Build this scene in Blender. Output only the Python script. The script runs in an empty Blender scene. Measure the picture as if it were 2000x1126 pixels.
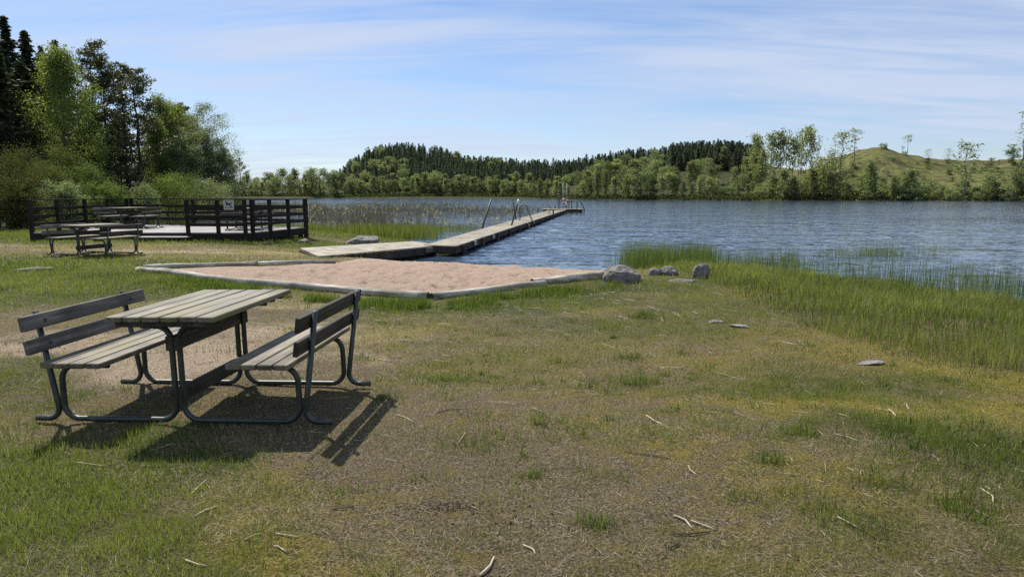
import bpy, math, random
import numpy as np
from mathutils import Vector, Matrix
R = math.radians
rng = np.random.default_rng(7)
random.seed(7)
sc = bpy.context.scene
COL = sc.collection
F, PIT, H = 1340.0, math.atan(186/1340.0), 1.5
ZW = -0.55                       # lake level
SUN_AZ, SUN_EL = R(-36), R(51)   # azimuth from +Y (negative: towards -X)

# ------------------------------------------------------------------ helpers
def tag(o, label=None, cat=None, group=None, kind=None):
    if label: o['label'] = label
    if cat: o['category'] = cat
    if group: o['group'] = group
    if kind: o['kind'] = kind
    return o
def empty(name, loc=(0,0,0), rz=0):
    o = bpy.data.objects.new(name, None); COL.objects.link(o)
    o.location = loc; o.rotation_euler = (0,0,rz); o.empty_display_size = .2
    return o
def link(name, me, mats=None, parent=None, loc=None):
    o = bpy.data.objects.new(name, me); COL.objects.link(o)
    if mats is not None:
        for m in (mats if isinstance(mats, (list,tuple)) else [mats]): me.materials.append(m)
    if parent: o.parent = parent
    if loc is not None: o.location = loc
    return o
def copy_tree(o, parent=None):
    c = o.copy(); COL.objects.link(c); c.parent = parent
    for ch in list(o.children): copy_tree(ch, c)
    return c
def np_mesh(name, V, faces, smooth=False, attrs=None, mat_idx=None):
    """faces: list of (n,k) int arrays"""
    me = bpy.data.meshes.new(name)
    V = np.ascontiguousarray(V, dtype=np.float32)
    me.vertices.add(len(V)); me.vertices.foreach_set('co', V.ravel())
    faces = [np.asarray(f, dtype=np.int32) for f in faces if len(f)]
    loops = np.concatenate([f.ravel() for f in faces])
    tot = np.concatenate([np.full(len(f), f.shape[1], np.int32) for f in faces])
    start = np.concatenate([[0], np.cumsum(tot)[:-1]]).astype(np.int32)
    me.loops.add(len(loops)); me.loops.foreach_set('vertex_index', loops)
    me.polygons.add(len(tot)); me.polygons.foreach_set('loop_start', start)
    me.polygons.foreach_set('loop_total', tot)
    if mat_idx is not None: me.polygons.foreach_set('material_index', np.asarray(mat_idx, np.int32))
    me.polygons.foreach_set('use_smooth', np.full(len(tot), bool(smooth)))
    me.update(calc_edges=True)
    for k, a in (attrs or {}).items():
        at = me.attributes.new(k, 'FLOAT', 'POINT'); at.data.foreach_set('value', np.ascontiguousarray(a, np.float32))
    return me
def smooth(a, b, x):
    t = np.clip((x-a)/(b-a), 0, 1); return t*t*(3-2*t)

def _h(ix, iy, s):
    n = (ix.astype(np.int64)*374761393 + iy.astype(np.int64)*668265263 + s*1442695041) & 0xffffffff
    n = ((n ^ (n >> 13))*1274126177) & 0xffffffff
    n = n ^ (n >> 16)
    return (n & 0xffff)/65535.0
def vnoise(x, y, s=0):
    ix, iy = np.floor(x), np.floor(y); fx, fy = x-ix, y-iy
    fx = fx*fx*(3-2*fx); fy = fy*fy*(3-2*fy)
    a = _h(ix,iy,s)*(1-fx)+_h(ix+1,iy,s)*fx; b = _h(ix,iy+1,s)*(1-fx)+_h(ix+1,iy+1,s)*fx
    return a*(1-fy)+b*fy
def fbm(x, y, s=0, o=4):
    v, a, t = 0, .5, 0
    for k in range(o):
        v = v+a*vnoise(x*2**k+17.3*k, y*2**k-9.1*k, s+k); t += a; a *= .5
    return v/t

class MB:
    """collects closed solids, builds ONE mesh object"""
    def __init__(s): s.v, s.f = [], []
    def add(s, vs, fs):
        b = len(s.v); s.v += [tuple(v) for v in vs]; s.f += [tuple(b+i for i in f) for f in fs]
    def box(s, c, d, M=None, bev=0.004):
        x, y, z = (k/2 for k in d); e = min(bev, x*.45, y*.45, z*.45)
        vs, fs = [], []
        # chamfered box: 24 verts
        idx = {}
        for sx in (-1,1):
            for sy in (-1,1):
                for sz in (-1,1):
                    for ax in range(3):
                        p = [sx*x, sy*y, sz*z]
                        for k in range(3):
                            if k != ax: p[k] -= (sx,sy,sz)[k]*e
                        idx[(sx,sy,sz,ax)] = len(vs); vs.append(p)
        for ax in range(3):
            for sg in (-1,1):
                a, b = (ax+1)%3, (ax+2)%3
                q = []
                for (u, w) in ((-1,-1),(1,-1),(1,1),(-1,1)):
                    k = [0,0,0]; k[ax] = sg; k[a] = u; k[b] = w; q.append(idx[(*k, ax)])
                fs.append(q if sg > 0 else q[::-1])
        for ax in range(3):      # edge chamfers along axis ax
            a, b = (ax+1)%3, (ax+2)%3
            for u in (-1,1):
                for w in (-1,1):
                    k0 = [0,0,0]; k0[a] = u; k0[b] = w; k1 = list(k0); k0[ax] = -1; k1[ax] = 1
                    q = [idx[(*k0,a)], idx[(*k1,a)], idx[(*k1,b)], idx[(*k0,b)]]
                    fs.append(q if u*w < 0 else q[::-1])
        for sx in (-1,1):
            for sy in (-1,1):
                for sz in (-1,1):
                    q = [idx[(sx,sy,sz,0)], idx[(sx,sy,sz,1)], idx[(sx,sy,sz,2)]]
                    fs.append(q if sx*sy*sz > 0 else q[::-1])
        out = []
        for p in vs:
            p = Vector(p)
            if M is not None: p = M @ p
            out.append(p+Vector(c))
        s.add(out, fs)
    def beam(s, a, b, w, h, up=(0,0,1), bev=.004):
        """box from a to b, w sideways, h along up"""
        a, b = Vector(a), Vector(b); d = b-a; L = d.length; y = d/L
        x = y.cross(Vector(up)).normalized(); z = x.cross(y)
        M = Matrix((x, y, z)).transposed()
        s.box((a+b)/2, (w, L, h), M, bev)
    def tube(s, pts, r, n=10, cap=True):
        pts = [Vector(p) for p in pts]; m = len(pts)
        rs = r if isinstance(r, (list,tuple)) else [r]*m
        vs, fs = [], []; up = Vector((.123,.271,.95)).normalized(); prev = None
        for i, p in enumerate(pts):
            t = (pts[min(i+1,m-1)]-pts[max(i-1,0)]).normalized()
            if prev is None: x = t.cross(up).normalized()
            else: x = (prev-t*prev.dot(t)).normalized()
            prev = x; y = t.cross(x)
            for k in range(n):
                a = 2*math.pi*k/n; vs.append(p+(x*math.cos(a)+y*math.sin(a))*rs[i])
        for i in range(m-1):
            for k in range(n):
                k2 = (k+1)%n; fs.append((i*n+k, i*n+k2, (i+1)*n+k2, (i+1)*n+k))
        if cap:
            fs.append(tuple(range(n))[::-1]); fs.append(tuple((m-1)*n+k for k in range(n)))
        s.add(vs, fs)
    def prism(s, poly, z0, z1):
        n = len(poly)
        vs = [(p[0],p[1],z0 if not hasattr(z0,'__len__') else z0[i]) for i,p in enumerate(poly)]
        vs += [(p[0],p[1],z1 if not hasattr(z1,'__len__') else z1[i]) for i,p in enumerate(poly)]
        fs = [tuple(range(n))[::-1], tuple(range(n,2*n))]+[(i,(i+1)%n,n+(i+1)%n,n+i) for i in range(n)]
        s.add(vs, fs)
    def build(s, name, mat, parent=None, smooth=False, loc=None):
        me = bpy.data.meshes.new(name); me.from_pydata(s.v, [], s.f); me.update()
        if smooth: me.shade_smooth()
        return link(name, me, mat, parent, loc)

def fillet(pts, r, n=6):
    """round the inner corners of a polyline"""
    out = [Vector(pts[0])]
    for i in range(1, len(pts)-1):
        a, p, b = Vector(pts[i-1]), Vector(pts[i]), Vector(pts[i+1])
        u, v = (a-p).normalized(), (b-p).normalized()
        ang = u.angle(v); d = min(r/math.tan(ang/2), (a-p).length*.49, (b-p).length*.49)
        rr = d*math.tan(ang/2); c = p+(u+v).normalized()*(rr/math.sin(ang/2))
        s0, s1 = p+u*d-c, p+v*d-c
        for k in range(n+1):
            t = k/n; w = (s0*(1-t)+s1*t).normalized()*rr; out.append(c+w)
    out.append(Vector(pts[-1])); return out

# ------------------------------------------------------------------ pixel -> place (only used to read positions off the photograph)
def ray(x, y):
    u = (x-1000)/F; v = (y-563)/F
    return (u, math.cos(PIT)-v*math.sin(PIT), -math.sin(PIT)-v*math.cos(PIT))
def atz(x, y, z):
    r = ray(x, y); t = (z-H)/r[2]; return Vector((r[0]*t, r[1]*t, z))
def aty(x, y, Y):
    r = ray(x, y); t = Y/r[1]; return Vector((r[0]*t, Y, H+r[2]*t))

# ------------------------------------------------------------------ materials
def newmat(name):
    m = bpy.data.materials.new(name); m.use_nodes = True
    nt = m.node_tree; nt.nodes.clear()
    out = nt.nodes.new('ShaderNodeOutputMaterial')
    return m, nt, out
class NT:
    def __init__(s, nt): s.nt = nt
    def n(s, t, **kw):
        nd = s.nt.nodes.new(t)
        for k, v in kw.items():
            if k.startswith('i_'):
                key = k[2:]; key = int(key) if key.isdigit() else key.replace('_',' ')
                if hasattr(v, 'is_output'): s.nt.links.new(v, nd.inputs[key])
                else: nd.inputs[key].default_value = v
            else: setattr(nd, k, v)
        return nd
    def link(s, a, b): s.nt.links.new(a, b)
    def noise(s, vec, scale, detail=4, rough=.55, dist=0):
        nd = s.n('ShaderNodeTexNoise', i_Scale=scale, i_Detail=detail, i_Roughness=rough, i_Distortion=dist)
        if vec is not None: s.link(vec, nd.inputs['Vector'])
        return nd.outputs['Fac']
    def ramp(s, fac, stops, interp='LINEAR'):
        nd = s.n('ShaderNodeValToRGB'); s.link(fac, nd.inputs['Fac']); cr = nd.color_ramp; cr.interpolation = interp
        while len(cr.elements) < len(stops): cr.elements.new(.5)
        for e, (p, c) in zip(cr.elements, stops):
            e.position = p; e.color = (*c, 1) if len(c) == 3 else c
        return nd.outputs['Color']
    def mix(s, fac, a, b, mode='MIX'):
        nd = s.n('ShaderNodeMix', data_type='RGBA', blend_type=mode)
        for k, v in ((0, fac), (6, a), (7, b)):
            if hasattr(v, 'is_output'): s.link(v, nd.inputs[k])
            elif k == 0: nd.inputs[0].default_value = v
            else: nd.inputs[k].default_value = (*v, 1)
        return nd.outputs[2]
    def math(s, op, a, b=None, clamp=False):
        nd = s.n('ShaderNodeMath', operation=op, use_clamp=clamp)
        for k, v in ((0,a),(1,b)):
            if v is None: continue
            if hasattr(v,'is_output'): s.link(v, nd.inputs[k])
            else: nd.inputs[k].default_value = v
        return nd.outputs[0]
    def mapping(s, vec, scale=(1,1,1), rot=(0,0,0), loc=(0,0,0)):
        nd = s.n('ShaderNodeMapping'); s.link(vec, nd.inputs['Vector'])
        nd.inputs['Scale'].default_value = scale; nd.inputs['Rotation'].default_value = rot; nd.inputs['Location'].default_value = loc
        return nd.outputs[0]
    def attr(s, name): return s.n('ShaderNodeAttribute', attribute_name=name).outputs['Fac']
    def bump(s, h, strength=.5, dist=.02, normal=None):
        nd = s.n('ShaderNodeBump', i_Strength=strength, i_Distance=dist); s.link(h, nd.inputs['Height'])
        if normal is not None: s.link(normal, nd.inputs['Normal'])
        return nd.outputs[0]
    def bsdf(s, col, rough=.7, spec=.3, normal=None, metal=0):
        nd = s.n('ShaderNodeBsdfPrincipled')
        for k, v in (('Base Color', col), ('Roughness', rough), ('Specular IOR Level', spec), ('Metallic', metal)):
            if hasattr(v,'is_output'): s.link(v, nd.inputs[k])
            else: nd.inputs[k].default_value = (*v,1) if k == 'Base Color' else v
        if normal is not None: s.link(normal, nd.inputs['Normal'])
        return nd.outputs[0]

def leaf_mat(name, ca, cb, trans=.4, rough=.55, var=.12, spec=.25):
    """leaves/blades: colour runs from ca to cb with the 'tint' of each leaf"""
    m, nt, out = newmat(name); t = NT(nt)
    c = t.mix(t.attr('tint'), ca, cb)
    oi = t.n('ShaderNodeObjectInfo')
    hs = t.n('ShaderNodeHueSaturation'); t.link(c, hs.inputs['Color'])
    mr = t.n('ShaderNodeMapRange', i_To_Min=1-var*1.6, i_To_Max=1+var*1.6); t.link(oi.outputs['Random'], mr.inputs[0]); t.link(mr.outputs[0], hs.inputs['Value'])
    mr2 = t.n('ShaderNodeMapRange', i_To_Min=.5-var*.13, i_To_Max=.5+var*.13)
    t.link(t.math('FRACT', t.math('MULTIPLY', oi.outputs['Random'], 7.31)), mr2.inputs[0]); t.link(mr2.outputs[0], hs.inputs['Hue'])
    c = hs.outputs[0]
    b = t.bsdf(c, rough, spec)
    tr = t.n('ShaderNodeBsdfTranslucent'); t.link(t.mix(1.0, c, (1.5,1.6,.8), 'MULTIPLY'), tr.inputs[0])
    mx = t.n('ShaderNodeMixShader', i_Fac=trans); t.link(b, mx.inputs[1]); t.link(tr.outputs[0], mx.inputs[2])
    t.link(mx.outputs[0], out.inputs[0]); return m
def bark_mat(name, ca, cb, scale=(6,6,1.5)):
    m, nt, out = newmat(name); t = NT(nt)
    v = t.mapping(t.n('ShaderNodeTexCoord').outputs['Object'], scale)
    f = t.noise(v, 2.0, 6, .65)
    c = t.ramp(f, [(.35, ca), (.65, cb)])
    t.link(t.bsdf(c, .9, .1, t.bump(f, .6, .03)), out.inputs[0]); return m
def wood_mat(name, base, dark, light, axis='Y', moss=None, rough=.75, moss_amt=.55):
    m, nt, out = newmat(name); t = NT(nt)
    oc = t.n('ShaderNodeTexCoord').outputs['Object']
    sc_ = {'X':(1.0,26,26),'Y':(26,1.0,26),'Z':(26,26,1.0)}[axis]
    g = t.noise(t.mapping(oc, sc_), 1.6, 8, .65, .6)
    big = t.noise(oc, 2.3, 3)
    c = t.ramp(g, [(.36, dark), (.5, base), (.64, light)])
    c = t.mix(t.ramp(t.noise(t.mapping(oc, {'X':(.5,9,9),'Y':(9,.5,9),'Z':(9,9,.5)}[axis], loc=(1.3,.7,2.1)), 1.4, 4, .6), [(.42,(0,0,0)),(.60,(.75,.75,.75))]), c, tuple(k*.5 for k in base))
    c = t.mix(t.ramp(big, [(.45,(0,0,0)),(.62,(.6,.6,.6))]), c, tuple(k*.5 for k in dark))
    kn = t.n('ShaderNodeTexVoronoi', i_Scale=2.2); t.link(t.mapping(oc, {'X':(1,5,5),'Y':(5,1,5),'Z':(5,5,1)}[axis]), kn.inputs['Vector'])
    c = t.mix(t.math('LESS_THAN', kn.outputs['Distance'], .07), c, tuple(k*.4 for k in dark))
    if moss:
        mm = t.noise(t.mapping(oc, {'X':(.6,3,3),'Y':(3,.6,3),'Z':(3,3,.6)}[axis], loc=(3.1,1.7,.4)), 2.2, 5, .6)
        c = t.mix(t.ramp(mm, [(moss_amt-.08,(0,0,0)),(moss_amt+.12,(.8,.8,.8))]), c, moss)
    t.link(t.bsdf(c, rough, .25, t.bump(g, .5, .004)), out.inputs[0]); return m
def plain_mat(name, ca, cb, scale=8, rough=.6, spec=.3, metal=0, bump=.2, bd=.01):
    m, nt, out = newmat(name); t = NT(nt)
    f = t.noise(t.n('ShaderNodeTexCoord').outputs['Object'], scale, 6, .6)
    t.link(t.bsdf(t.ramp(f, [(.3, ca), (.7, cb)]), rough, spec, t.bump(f, bump, bd), metal), out.inputs[0]); return m

M = {}
M['table_wood'] = wood_mat('weathered_table_wood', (.205,.18,.135), (.075,.064,.046), (.31,.275,.215), 'Y', (.17,.16,.06), .6, .56)
M['grey_wood'] = wood_mat('grey_bench_wood', (.20,.18,.155), (.08,.07,.058), (.29,.265,.23), 'Y', None, .7)
M['brown_wood'] = wood_mat('stained_brown_wood', (.06,.05,.036), (.025,.021,.016), (.10,.085,.065), 'Y', (.07,.07,.03), .7, .62)
M['deck_dark'] = wood_mat('black_stained_wood', (.020,.016,.013), (.010,.008,.007), (.035,.028,.022), 'X', None, .8)
M['deck_floor'] = wood_mat('pale_deck_planks', (.33,.31,.29), (.2,.19,.175), (.43,.41,.38), 'X', None, .6)
M['dock_wood'] = wood_mat('pale_jetty_planks', (.42,.375,.285), (.25,.22,.16), (.52,.475,.375), 'X', (.28,.26,.15), .75, .62)
M['dock_side'] = wood_mat('dark_wet_jetty_wood', (.055,.045,.036), (.025,.021,.018), (.09,.078,.062), 'Y', None, .8)
M['steel'] = plain_mat('dark_galvanised_steel', (.034,.042,.036), (.075,.085,.075), 14, .42, .5, .55, .05, .002)
M['dark_metal'] = plain_mat('dark_pole_metal', (.03,.03,.03), (.055,.052,.05), 8, .5, .4, .3, .1)
M['pale_metal'] = plain_mat('pale_grey_metal', (.3,.3,.3), (.42,.42,.41), 8, .45, .4, .3, .05)
M['white'] = plain_mat('white_paint', (.7,.7,.7), (.8,.8,.79), 6, .5, .4, 0, .05)
M['orange'] = plain_mat('orange_buoy_plastic', (.38,.09,.035), (.46,.13,.05), 6, .45, .4, 0, .05)
M['sign_grey'] = plain_mat('pale_sign_plate', (.36,.37,.36), (.42,.43,.42), 6, .5, .3, 0, .02)
M['sign_black'] = plain_mat('black_sign_print', (.012,.012,.012), (.016,.016,.016), 6, .6, .2, 0, .02)
M['log'] = wood_mat('bleached_log_wood', (.52,.49,.42), (.16,.135,.10), (.72,.69,.62), 'X', (.2,.17,.10), .85, .57)
M['log_end'] = plain_mat('dark_log_end', (.03,.025,.02), (.07,.058,.045), 30, .9, .1)
M['bark_dark'] = bark_mat('dark_conifer_bark', (.02,.016,.012), (.07,.055,.042))
M['bark_grey'] = bark_mat('grey_birch_bark', (.05,.045,.04), (.22,.21,.19), (4,4,3))
M['straw'] = plain_mat('dry_reed_straw', (.30,.25,.165), (.50,.44,.32), 5, .6, .3, 0, .1, .002)
M['twig'] = plain_mat('dark_twig', (.04,.033,.026), (.1,.085,.065), 9, .8, .2, 0, .2, .002)

def rock_mat():
    m, nt, out = newmat('lichen_granite'); t = NT(nt)
    oc = t.n('ShaderNodeTexCoord').outputs['Object']
    a = t.noise(oc, 3.5, 8, .7); b = t.noise(t.mapping(oc, (1,1,5), (0,.4,.3)), 5, 6, .7)
    c = t.ramp(a, [(.3,(.10,.095,.088)),(.5,(.24,.225,.205)),(.7,(.36,.345,.32))])
    c = t.mix(t.ramp(b, [(.42,(0,0,0)),(.62,(.7,.7,.7))]), c, (.13,.12,.11))
    t.link(t.bsdf(c, .85, .2, t.bump(t.math('ADD', a, b), 1.0, .06)), out.inputs[0]); return m
M['rock'] = rock_mat()

def ground_mat():
    m, nt, out = newmat('lakeside_ground'); t = NT(nt)
    P = t.n('ShaderNodeNewGeometry').outputs['Position']
    fine = t.noise(P, 75, 8, .72); mid = t.noise(P, 7, 6, .65); big = t.noise(P, 1.1, 4, .6); speck = t.noise(P, 130, 3, .7)
    soil = t.ramp(fine, [(.40,(.042,.032,.019)),(.5,(.135,.103,.063)),(.60,(.29,.235,.16))])
    soil = t.mix(t.ramp(mid, [(.42,(0,0,0)),(.66,(.75,.75,.75))]), soil, (.135,.108,.045))       # rusty humus
    soil = t.mix(t.ramp(speck, [(.63,(0,0,0)),(.72,(.7,.7,.7))]), soil, (.36,.31,.23))             # chips of straw
    pale = t.ramp(fine, [(.40,(.17,.125,.085)),(.5,(.36,.28,.20)),(.61,(.50,.40,.30))])
    moss = t.ramp(fine, [(.41,(.05,.043,.008)),(.5,(.175,.15,.022)),(.59,(.33,.27,.06))])
    moss = t.mix(t.ramp(mid, [(.45,(0,0,0)),(.7,(.6,.6,.6))]), moss, (.21,.15,.035))
    grass = t.ramp(fine, [(.40,(.018,.022,.007)),(.5,(.06,.068,.017)),(.60,(.14,.135,.045))])
    thatch = t.ramp(fine, [(.40,(.05,.042,.025)),(.5,(.14,.12,.07)),(.60,(.27,.235,.15))])
    grass = t.mix(t.ramp(mid, [(.4,(0,0,0)),(.7,(.55,.55,.55))]), grass, thatch)
    nz = t.math('MULTIPLY', t.math('SUBTRACT', t.math('ADD', t.math('MULTIPLY', mid, .6), t.math('MULTIPLY', fine, .5)), .55), 1.3)
    def mask(a): return t.math('MULTIPLY', t.math('SUBTRACT', t.math('ADD', t.attr(a), nz), .32), 2.8, True)
    c = t.mix(mask('pale'), soil, pale)
    c = t.mix(mask('moss'), c, moss)
    c = t.mix(mask('grass'), c, grass)
    sandc = t.ramp(t.noise(P, 60, 6, .8), [(.32,(.25,.18,.13)),(.5,(.38,.28,.21)),(.68,(.47,.365,.28))])
    wet = t.mix(t.attr('wet'), sandc, (.12,.085,.055))
    c = t.mix(t.math('MULTIPLY', t.math('SUBTRACT', t.attr('sand'), .35), 4.0, True), c, wet)
    # far slopes: rough pasture with heather and clear-cut debris
    pz = t.noise(t.mapping(P, (1,1,2.2)), .11, 7, .68)
    p2 = t.noise(P, .5, 6, .7)
    far = t.ramp(pz, [(.36,(.035,.04,.012)),(.44,(.085,.10,.022)),(.52,(.15,.165,.04)),(.60,(.13,.095,.06)),(.68,(.08,.095,.025)),(.76,(.15,.13,.07))])
    far = t.mix(t.ramp(p2, [(.4,(.75,.75,.75)),(.62,(0,0,0))]), far, (.05,.045,.022))
    far = t.mix(t.ramp(t.noise(P, .9, 3, .6), [(.70,(0,0,0)),(.76,(.8,.8,.8))]), far, (.34,.32,.28))
    far = t.mix(t.attr('wood'), far, t.ramp(p2, [(.35,(.018,.022,.009)),(.65,(.05,.055,.02))]))  # forest floor under the conifers, shade between the trees painted into its dark colour
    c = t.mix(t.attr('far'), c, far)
    hgt = t.math('ADD', t.math('MULTIPLY', fine, .6), mid)
    n = t.bump(hgt, 1.0, .05)
    n = t.bump(t.noise(P, 90, 4, .7), .5, .01, n)
    t.link(t.bsdf(c, .95, .1, n), out.inputs[0]); return m
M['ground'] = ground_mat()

def water_mat():
    m, nt, out = newmat('lake_water'); t = NT(nt)
    P = t.n('ShaderNodeNewGeometry').outputs['Position']
    big = t.noise(t.mapping(P, (.16,.36,1), (0,0,R(-12))), 1.0, 3, .5)
    a = t.noise(t.mapping(P, (.50,.80,1), (0,0,R(-14))), 1.0, 3, .5, .4)
    b = t.noise(t.mapping(P, (1.4,2.2,1), (0,0,R(-18))), 1.0, 2, .5, .3)
    h = t.math('ADD', t.math('ADD', t.math('MULTIPLY', a, 1.0), t.math('MULTIPLY', b, .30)), t.math('MULTIPLY', big, 1.0))
    calm = t.attr('calm')
    nd = t.n('ShaderNodeBump', i_Distance=.29); t.link(h, nd.inputs['Height']); t.link(t.math('SUBTRACT', 1.0, t.math('MULTIPLY', calm, .75)), nd.inputs['Strength'])
    bs = t.n('ShaderNodeBsdfPrincipled'); bs.inputs['Base Color'].default_value = (.040,.066,.106,1)
    bs.inputs['Roughness'].default_value = .06; bs.inputs['IOR'].default_value = 1.45; bs.inputs['Specular IOR Level'].default_value = .5
    t.link(nd.outputs[0], bs.inputs['Normal']); t.link(bs.outputs[0], out.inputs[0]); return m
M['water'] = water_mat()

M['lawn'] = leaf_mat('lawn_blades', (.036,.066,.011), (.185,.19,.05), .45)
M['drygrass'] = leaf_mat('dry_grass_blades', (.10,.082,.048), (.40,.345,.23), .25)
M['tall'] = leaf_mat('tall_grass_blades', (.042,.074,.016), (.17,.19,.06), .45)
M['rush'] = leaf_mat('green_rush', (.045,.075,.018), (.14,.17,.055), .4)
M['reed_dry'] = leaf_mat('dry_reed', (.05,.042,.034), (.17,.145,.11), .2)
M['reed_plume'] = leaf_mat('reed_plume', (.3,.24,.16), (.5,.43,.33), .35)
M['birch_leaf'] = leaf_mat('birch_leaves', (.072,.105,.022), (.19,.225,.065), .48)
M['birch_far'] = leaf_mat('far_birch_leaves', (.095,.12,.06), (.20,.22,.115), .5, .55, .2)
M['willow_leaf'] = leaf_mat('willow_leaves', (.09,.115,.055), (.21,.24,.14), .45)
M['bush_leaf'] = leaf_mat('bush_leaves', (.045,.065,.016), (.155,.18,.058), .4, .7, .2, .12)
M['scrub_leaf'] = leaf_mat('brown_scrub_leaves', (.03,.036,.015), (.095,.105,.04), .35, .8, .12, .05)
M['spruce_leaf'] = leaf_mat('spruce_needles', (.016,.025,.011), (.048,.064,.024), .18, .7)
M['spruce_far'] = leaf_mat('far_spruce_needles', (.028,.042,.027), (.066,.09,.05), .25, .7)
M['pine_leaf'] = leaf_mat('pine_needles', (.035,.042,.016), (.095,.10,.04), .22, .5)

# ------------------------------------------------------------------ lake outline and terrain
wl = lambda x, y: tuple(atz(x, y, ZW)[:2])
NEAR = [wl(1180,532), wl(1060,527), wl(950,522), wl(852,517), wl(752,507), wl(775,486), wl(815,473), wl(720,463), wl(600,455)]
LAKE = [(-120,272), (-75,178), (-46,112), (-36,82), (-31,60), (-27,46), (-21,37), (-15,36)] + NEAR[::-1] + \
       [wl(1235,531), wl(1330,524), wl(1440,531), wl(1560,545), wl(1700,561), wl(1850,580), wl(2000,602), wl(2200,640), (16,8), (26,5), (60,-8), (420,-30),
        (420,150), (240,172), (135,178), (96,186), (57,191), (37,213), (10,246), (-30,280), (-77,296)]
LK = np.array(LAKE)
def lake_sd(x, y):
    """signed distance to the shore, positive on land"""
    shp = x.shape; x = x.ravel(); y = y.ravel()
    d = np.full(x.shape, 1e9); ins = np.zeros(x.shape, bool)
    A = LK; B = np.roll(LK, -1, 0)
    for (ax, ay), (bx, by) in zip(A, B):
        dx, dy = bx-ax, by-ay
        t = np.clip(((x-ax)*dx+(y-ay)*dy)/(dx*dx+dy*dy), 0, 1)
        d = np.minimum(d, (x-ax-t*dx)**2+(y-ay-t*dy)**2)
        c = ((ay > y) != (by > y))
        with np.errstate(divide='ignore', invalid='ignore'):
            xi = (bx-ax)*(y-ay)/(by-ay+1e-12)+ax
        ins ^= c & (x < xi)
    d = np.sqrt(d); return np.where(ins, -d, d).reshape(shp)
HX = [300,400,600,660,700,740,790,860,920,1000,1100,1160,1220,1300,1400,1480,1560,1610,1640,1665,1690,1715,1742,1765,1800,1850,1900,2000,2300]
HY = [376,372,366,354,332,311,304,311,328,337,339,333,325,316,313,326,335,322,308,297,292,294,303,309,316,320,320,318,318]
DX = [300,600,860,1000,1100,1240,1400,1700,2000,2400]
DY = [300,298,286,262,236,210,191,185,176,165]
def shoreY(px): return np.interp(px, DX, DY)
def ridgeW(px): return np.interp(px, [1400,1620], [135,85])
def ground_z(x, y):
    x = np.asarray(x, float); y = np.asarray(y, float)
    s = lake_sd(x, y)
    t = np.clip(s/6.5, 0, 1)
    z = np.where(s > 0, ZW+.55*(1-(1-t)**2), ZW-np.minimum(.16*(-s), 1.8))
    px = 1000+F*x/np.maximum(y, 1.0)
    Ds, W = shoreY(px), ridgeW(px); far = y > 140
    top = (377-np.interp(px, HX, HY))/F*(Ds+W)+H
    q = np.clip((y-Ds)/W, 0, 1.0)
    prof = .55*q+.45*smooth(0, 1, q)
    rough = (fbm(x*.03, y*.03, 5)-.5)*4.0*smooth(0,.25,q)*(1-smooth(.8,1.0,q)*.6)+(fbm(x*.16, y*.16, 6)-.5)*1.8*smooth(0,.2,q)*smooth(1450,1560,px)
    hill = np.where(far & (s > 0), (top-ZW)*prof+rough, 0)
    z = z+hill*smooth(0, 12, s)
    beyond = np.clip((y-Ds-W)/300, 0, 1)
    z = np.where(far, z-beyond*np.maximum(z, 0)*.6, z)
    # near side: faint unevenness, a low bank under the forest on the left
    nr = ~far
    z = z+np.where(nr & (s > 0), (fbm(x*.5, y*.5, 11)-.5)*.07*smooth(.3,4,s)+(fbm(x*3, y*3, 12)-.5)*.025*smooth(.2,1.5,s), 0)
    z = z+np.where(nr, smooth(-20,-45,x)*smooth(28,45,y)*smooth(0,12,s)*1.2, 0)
    return z
def gz(x, y): return float(ground_z(np.array([x]), np.array([y]))[0])
def on_ground(x, y):
    """where the line of sight through a photo pixel meets the near ground"""
    z = 0.0
    for _ in range(12):
        p = atz(x, y, z); z = .5*z+.5*gz(p.x, p.y)
    p = atz(x, y, z); return Vector((p.x, p.y, gz(p.x, p.y)))

# sand pit outline
SP = [on_ground(*p) for p in ((300,526),(560,560),(835,580),(1080,553),(1180,541))]
SAND = [p.to_2d() for p in SP] + [Vector(wl(1195,531)), Vector(wl(1060,515)), Vector(wl(852,507)), Vector(wl(740,507))] + [on_ground(x, y).to_2d() for x, y in ((655,512),(560,518),(400,521))]
SANDP = np.array([tuple(p) for p in SAND])
def poly_sd(P, x, y):
    shp = x.shape; x = x.ravel(); y = y.ravel(); d = np.full(x.shape, 1e9); ins = np.zeros(x.shape, bool)
    for (ax, ay), (bx, by) in zip(P, np.roll(P, -1, 0)):
        dx, dy = bx-ax, by-ay; t = np.clip(((x-ax)*dx+(y-ay)*dy)/(dx*dx+dy*dy), 0, 1)
        d = np.minimum(d, (x-ax-t*dx)**2+(y-ay-t*dy)**2)
        c = ((ay > y) != (by > y)); xi = (bx-ax)*(y-ay)/(by-ay+1e-12)+ax; ins ^= c & (x < xi)
    d = np.sqrt(d); return np.where(ins, d, -d).reshape(shp)

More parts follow.
